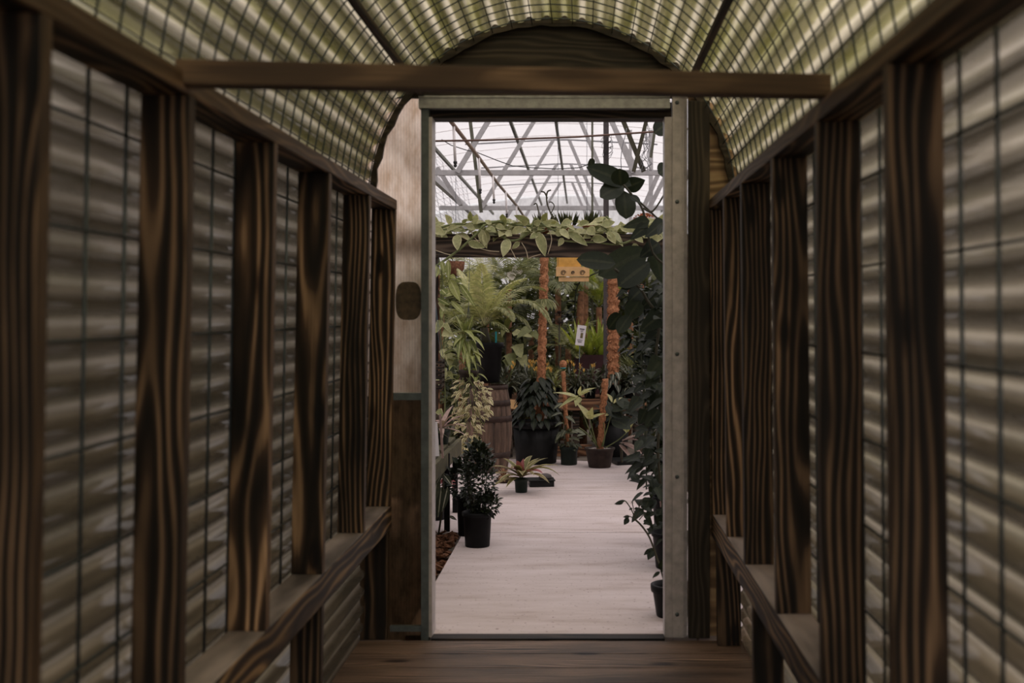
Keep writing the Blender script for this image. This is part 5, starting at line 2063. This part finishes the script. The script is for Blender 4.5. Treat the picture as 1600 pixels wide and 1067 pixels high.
# tall dark climber on a post
Yc = 6.0
cl = thing('dark_climber', V((gx(1060, Yc + .5), Yc + .5, 0)), 'tall dark climber with big leaves hanging along the right side of the doorway', 'climbing plant')
m = MB()
m.box((gx(1062, Yc + .5), Yc + .5, 1.25), (.05, .05, 2.6))
m.build('support_pole', 'old_beam', cl, smooth=False)
m = MB()
pxline([(1050, 900), (1035, 780), (1028, 700), (1034, 620), (1025, 560), (1030, 500), (1012, 470), (1000, 450), (985, 440), (960, 420)], Yc, .008, m)
pxline([(1050, 420), (1020, 395), (1005, 330), (990, 308), (978, 293), (968, 283), (958, 272)], Yc, .006, m)
pxline([(1040, 300), (1020, 330), (1005, 325)], Yc, .005, m)
m.tube([at(988, 305, 6.0), at(1010, 325, 6.1), at(1045, 358, 6.3)], .005, 5)
m.tube([V((gx(1050, Yc), Yc, gz(900, Yc))), V((gx(1062, Yc + .46), Yc + .46, .02))], .008, 5)
m.build('stem', 'stem_dark', cl)
m = MB()
BL = [(987, 290, 921, 258, 32, 'round'), (925, 262, 922, 248, 16, 'round'), (975, 288, 938, 305, 32, 'round'), (970, 290, 968, 264, 28, 'round'), (978, 294, 1006, 280, 26, 'ov'), (975, 298, 978, 340, 36, 'round'), (985, 305, 1001, 316, 12, 'ov'), (1040, 195, 1022, 206, 26, 'round'), (1046, 262, 1029, 270, 28, 'round'),
      (962, 412, 904, 402, 31, 'round'), (1012, 392, 936, 424, 46, 'round'), (1015, 410, 966, 443, 40, 'round'), (1030, 380, 1000, 400, 30, 'heart'), (1025, 395, 1035, 440, 36, 'heart'), (1015, 345, 975, 352, 22, 'heart'), (1040, 345, 1008, 368, 26, 'heart'), (1012, 352, 985, 372, 22, 'heart'), (1035, 352, 1028, 366, 14, 'heart'),
      (995, 435, 962, 462, 16, 'lance'), (1005, 450, 982, 470, 28, 'ov'), (1000, 470, 978, 500, 30, 'ov'), (985, 492, 965, 518, 22, 'round'), (970, 490, 950, 512, 24, 'round'), (1030, 460, 1000, 480, 28, 'heart'), (1035, 490, 1000, 515, 34, 'heart'), (1030, 520, 1005, 540, 30, 'heart'), (1035, 560, 1010, 590, 34, 'heart'),
      (1025, 585, 1008, 605, 22, 'heart'), (1035, 600, 1018, 640, 32, 'heart'), (1030, 640, 1008, 665, 26, 'heart'), (1010, 640, 998, 662, 22, 'heart'), (1005, 600, 990, 612, 14, 'heart'), (1000, 620, 982, 640, 20, 'heart')]
for bx_, by_, tx, ty, w, kd in BL:
    yy = Yc + rnd.uniform(-.12, .12)
    a, b = at(bx_, by_, yy), at(tx, ty, yy - .04)
    m.leaf(a, b - a, (b - a).length * 1.05, w / F * Yc, bend=.15, kind=kd, up=V((rnd.uniform(-.4, .4), -1, rnd.uniform(.0, .6))), seg=8, fold=.12)
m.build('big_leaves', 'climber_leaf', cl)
m = MB()
for k in range(190):
    py_ = rnd.uniform(430, 860)
    lo = 1005 if py_ < 560 else (1000 - 12 * math.sin((py_ - 560) / 240 * PI) if py_ < 800 else 1020)
    px_ = rnd.uniform(lo, 1060)
    a = at(px_, py_, Yc + rnd.uniform(-.15, .3))
    d = V((-rnd.uniform(-.3, .9), rnd.uniform(-.9, .2), rnd.uniform(-.7, .3)))
    m.leaf(a, d, rnd.uniform(.06, .11), rnd.uniform(.035, .06), bend=.6, kind=rnd.choice(('heart', 'ov')), seg=5, fold=.2, up=V((0, -.6, 1)))
for (bx_, by_, tx, ty, w) in [(1010, 720, 978, 735, 10), (1000, 705, 985, 722, 9), (1012, 745, 995, 762, 8), (1020, 770, 1006, 772, 7), (1010, 725, 990, 715, 9), (1018, 750, 998, 742, 9), (1015, 735, 1000, 740, 9), (1024, 780, 1016, 792, 7), (1005, 730, 992, 738, 6), (1008, 715, 985, 728, 7)]:
    a, b = at(bx_, by_, Yc), at(tx, ty, Yc - .05)
    m.leaf(a, b - a, (b - a).length * 1.1, w / F * Yc * 1.2, bend=.3, kind='ov', up=V((0, -.6, 1)), seg=6)
m.build('small_leaves', 'climber_leaf', cl)

# terracotta hanging pot at right
yv = 8.2
c = at(992, 470, yv)
t = pot('hanging_pot', c, .04, .055, .11, 'terracotta hanging pot with dark foliage below the big dark leaves', 'hanging plant', 'terracotta', rim=.006, rimh=.03)
m = MB()
for k in range(3):
    a = 2 * PI * k / 3
    m.tube([c + V((math.cos(a) * .056, math.sin(a) * .056, .11)), c + V((0, .05, .25)), V((c.x, BY - .047, bz0 + .02))], .0015, 4)
m.build('hanger', 'wire', t)
m = MB()
bush(m, c + V((0, -.02, .05)), (.09, .08, .06), 60, .08, .035, rnd, 'ov', bend=1.5)
m.build('foliage', 'dark_leaf', t)
# orange blooms in the shade at right
t = thing('orange_bromeliad', at(1000, 540, 8.6), 'orange and pink bloom in the shade right of the thick moss pole', 'flower')
m = MB()
for k in range(26):
    q = at(995 + rnd.uniform(-6, 8), 485 + rnd.uniform(-10, 12), 8.6)
    m.leaf(q, V((rnd.uniform(-1, 1), -.4, rnd.uniform(-.5, 1))), .045, .02, bend=.3, kind='lance', seg=3)
m.build('petals', 'orange_flower', t)
m = MB()
m.tube([at(1010, 700, 8.6), at(1002, 560, 8.6), at(997, 490, 8.6)], .006, 6)
m.tube([at(1010, 700, 8.6), V((gx(1010, 8.6), 8.6, -.03))], .006, 6)
bush(m, at(1010, 520, 8.7), (.16, .12, .22), 120, .1, .05, rnd, 'ov')
m.build('foliage', 'dark_leaf', t)
# shaded shrub filling the right edge
t = thing('shade_shrub', V((gx(1035, 8.9), 8.9, -.03)), 'dense shaded shrub along the right jamb behind the dark climber', 'shrub')
m = MB()
bush(m, V((gx(1045, 8.9), 9.1, .75)), (.24, .25, .75), 700, .1, .055, rnd, 'ov', shell=.3)
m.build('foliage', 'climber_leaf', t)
m = MB()
m.tube([V((gx(1035, 8.9), 8.9, -.03)), V((gx(1040, 8.9), 9.0, .6)), V((gx(1040, 8.9), 9.0, 1.2))], [.015, .012, .006], 6)
m.build('stem', 'stem_dark', t)

# ================================================================== OUTSIDE THE TUNNEL
m = MB()
m.box((-6.8, 1.0, -.035), (11.7, 16, .03))
m.box((6.5, -1.2, -.035), (11.6, 11.6, .03))
tag(m.build('lawn', 'outdoor_grass', smooth=False), 'rough grass outside the plastic walls of the tunnel', 'grass', kind='structure')


def hedge(cx, cy, rx, ry, h, n, lab, seed, mat='hedge_leaf'):
    rnd = random.Random(seed)
    t = thing('outdoor_tree', (cx, cy, -.03), lab, 'tree', 'trees outside the tunnel')
    m = MB()
    m.tube([(cx, cy, -.03), (cx + .1, cy, h * .4), (cx, cy + .1, h * .8)], [.1, .08, .04], 8)
    m.build('trunk', 'trunk', t)
    m = MB()
    bush(m, (cx, cy, h * .55), (rx, ry, h * .47), n, .3, .17, rnd, 'ov', shell=.35, bend=.6, seg=2)
    m.build('crown', mat, t)


hedge(-3.3, .2, 1.2, 1.15, 3.6, 1500, 'leafy green tree outside the left wall nearest the camera', 901)
hedge(-3.3, 2.75, 1.2, 1.15, 3.2, 1500, 'leafy green tree outside the left wall near the doorway', 902)
hedge(-6.3, 1.5, 1.5, 1.5, 4.6, 1300, 'tall green tree farther outside the left wall', 903)
hedge(4.3, .2, 1.3, 1.15, 2.4, 1200, 'low green tree outside the right wall nearest the camera', 904)
hedge(4.3, 2.9, 1.2, 1.15, 3.2, 1200, 'green tree outside the right wall near the doorway', 905)

# ================================================================== LIGHT AND CAMERA
w = bpy.data.worlds.new('overcast')
SC.world = w
w.use_nodes = True
nt = w.node_tree
for n_ in list(nt.nodes):
    nt.nodes.remove(n_)
tc = nt.nodes.new('ShaderNodeTexCoord')
sp = nt.nodes.new('ShaderNodeSeparateXYZ')
nt.links.new(tc.outputs['Generated'], sp.inputs[0])
cr = nt.nodes.new('ShaderNodeValToRGB')
cr.color_ramp.elements[0].position = 0
cr.color_ramp.elements[0].color = (.5, .49, .5, 1)
cr.color_ramp.elements[1].position = .8
cr.color_ramp.elements[1].color = (1.0, .965, .975, 1)
nt.links.new(sp.outputs[2], cr.inputs[0])
bg = nt.nodes.new('ShaderNodeBackground')
bg.inputs['Strength'].default_value = 1.0
nt.links.new(cr.outputs[0], bg.inputs[0])
wo = nt.nodes.new('ShaderNodeOutputWorld')
nt.links.new(bg.outputs[0], wo.inputs[0])
sun = bpy.data.lights.new('soft_sun', 'SUN')
sun.energy = 2.6
sun.angle = math.radians(40)
sun.color = (1, .94, .86)
so = bpy.data.objects.new('soft_sun', sun)
COL.objects.link(so)
so.rotation_euler = V((-.32, .5, -1)).to_track_quat('-Z', 'Y').to_euler()

cam = bpy.data.cameras.new('camera')
cam.lens = 36 * F / 1600
cam.sensor_width = 36
cam.shift_x = -(VX - 800) / 1600
cam.shift_y = (VY - 533.5) / 1600
cam.clip_start = .05
cam.dof.use_dof = True
cam.dof.focus_distance = 8.0
cam.dof.aperture_fstop = 3.5
co = bpy.data.objects.new('camera', cam)
COL.objects.link(co)
co.location = (0, 0, CAMZ)
co.rotation_euler = (PI / 2, 0, 0)
SC.camera = co
vs_ = SC.view_settings
SC.display_settings.display_device = 'sRGB'
vs_.view_transform = 'Standard'
vs_.look = 'None'
vs_.gamma = 1
vs_.exposure = 1.0
vs_.use_curve_mapping = False
SC.cycles.transparent_max_bounces = 24
SC.cycles.max_bounces = 14
SC.cycles.transmission_bounces = 12
SC.cycles.diffuse_bounces = 6
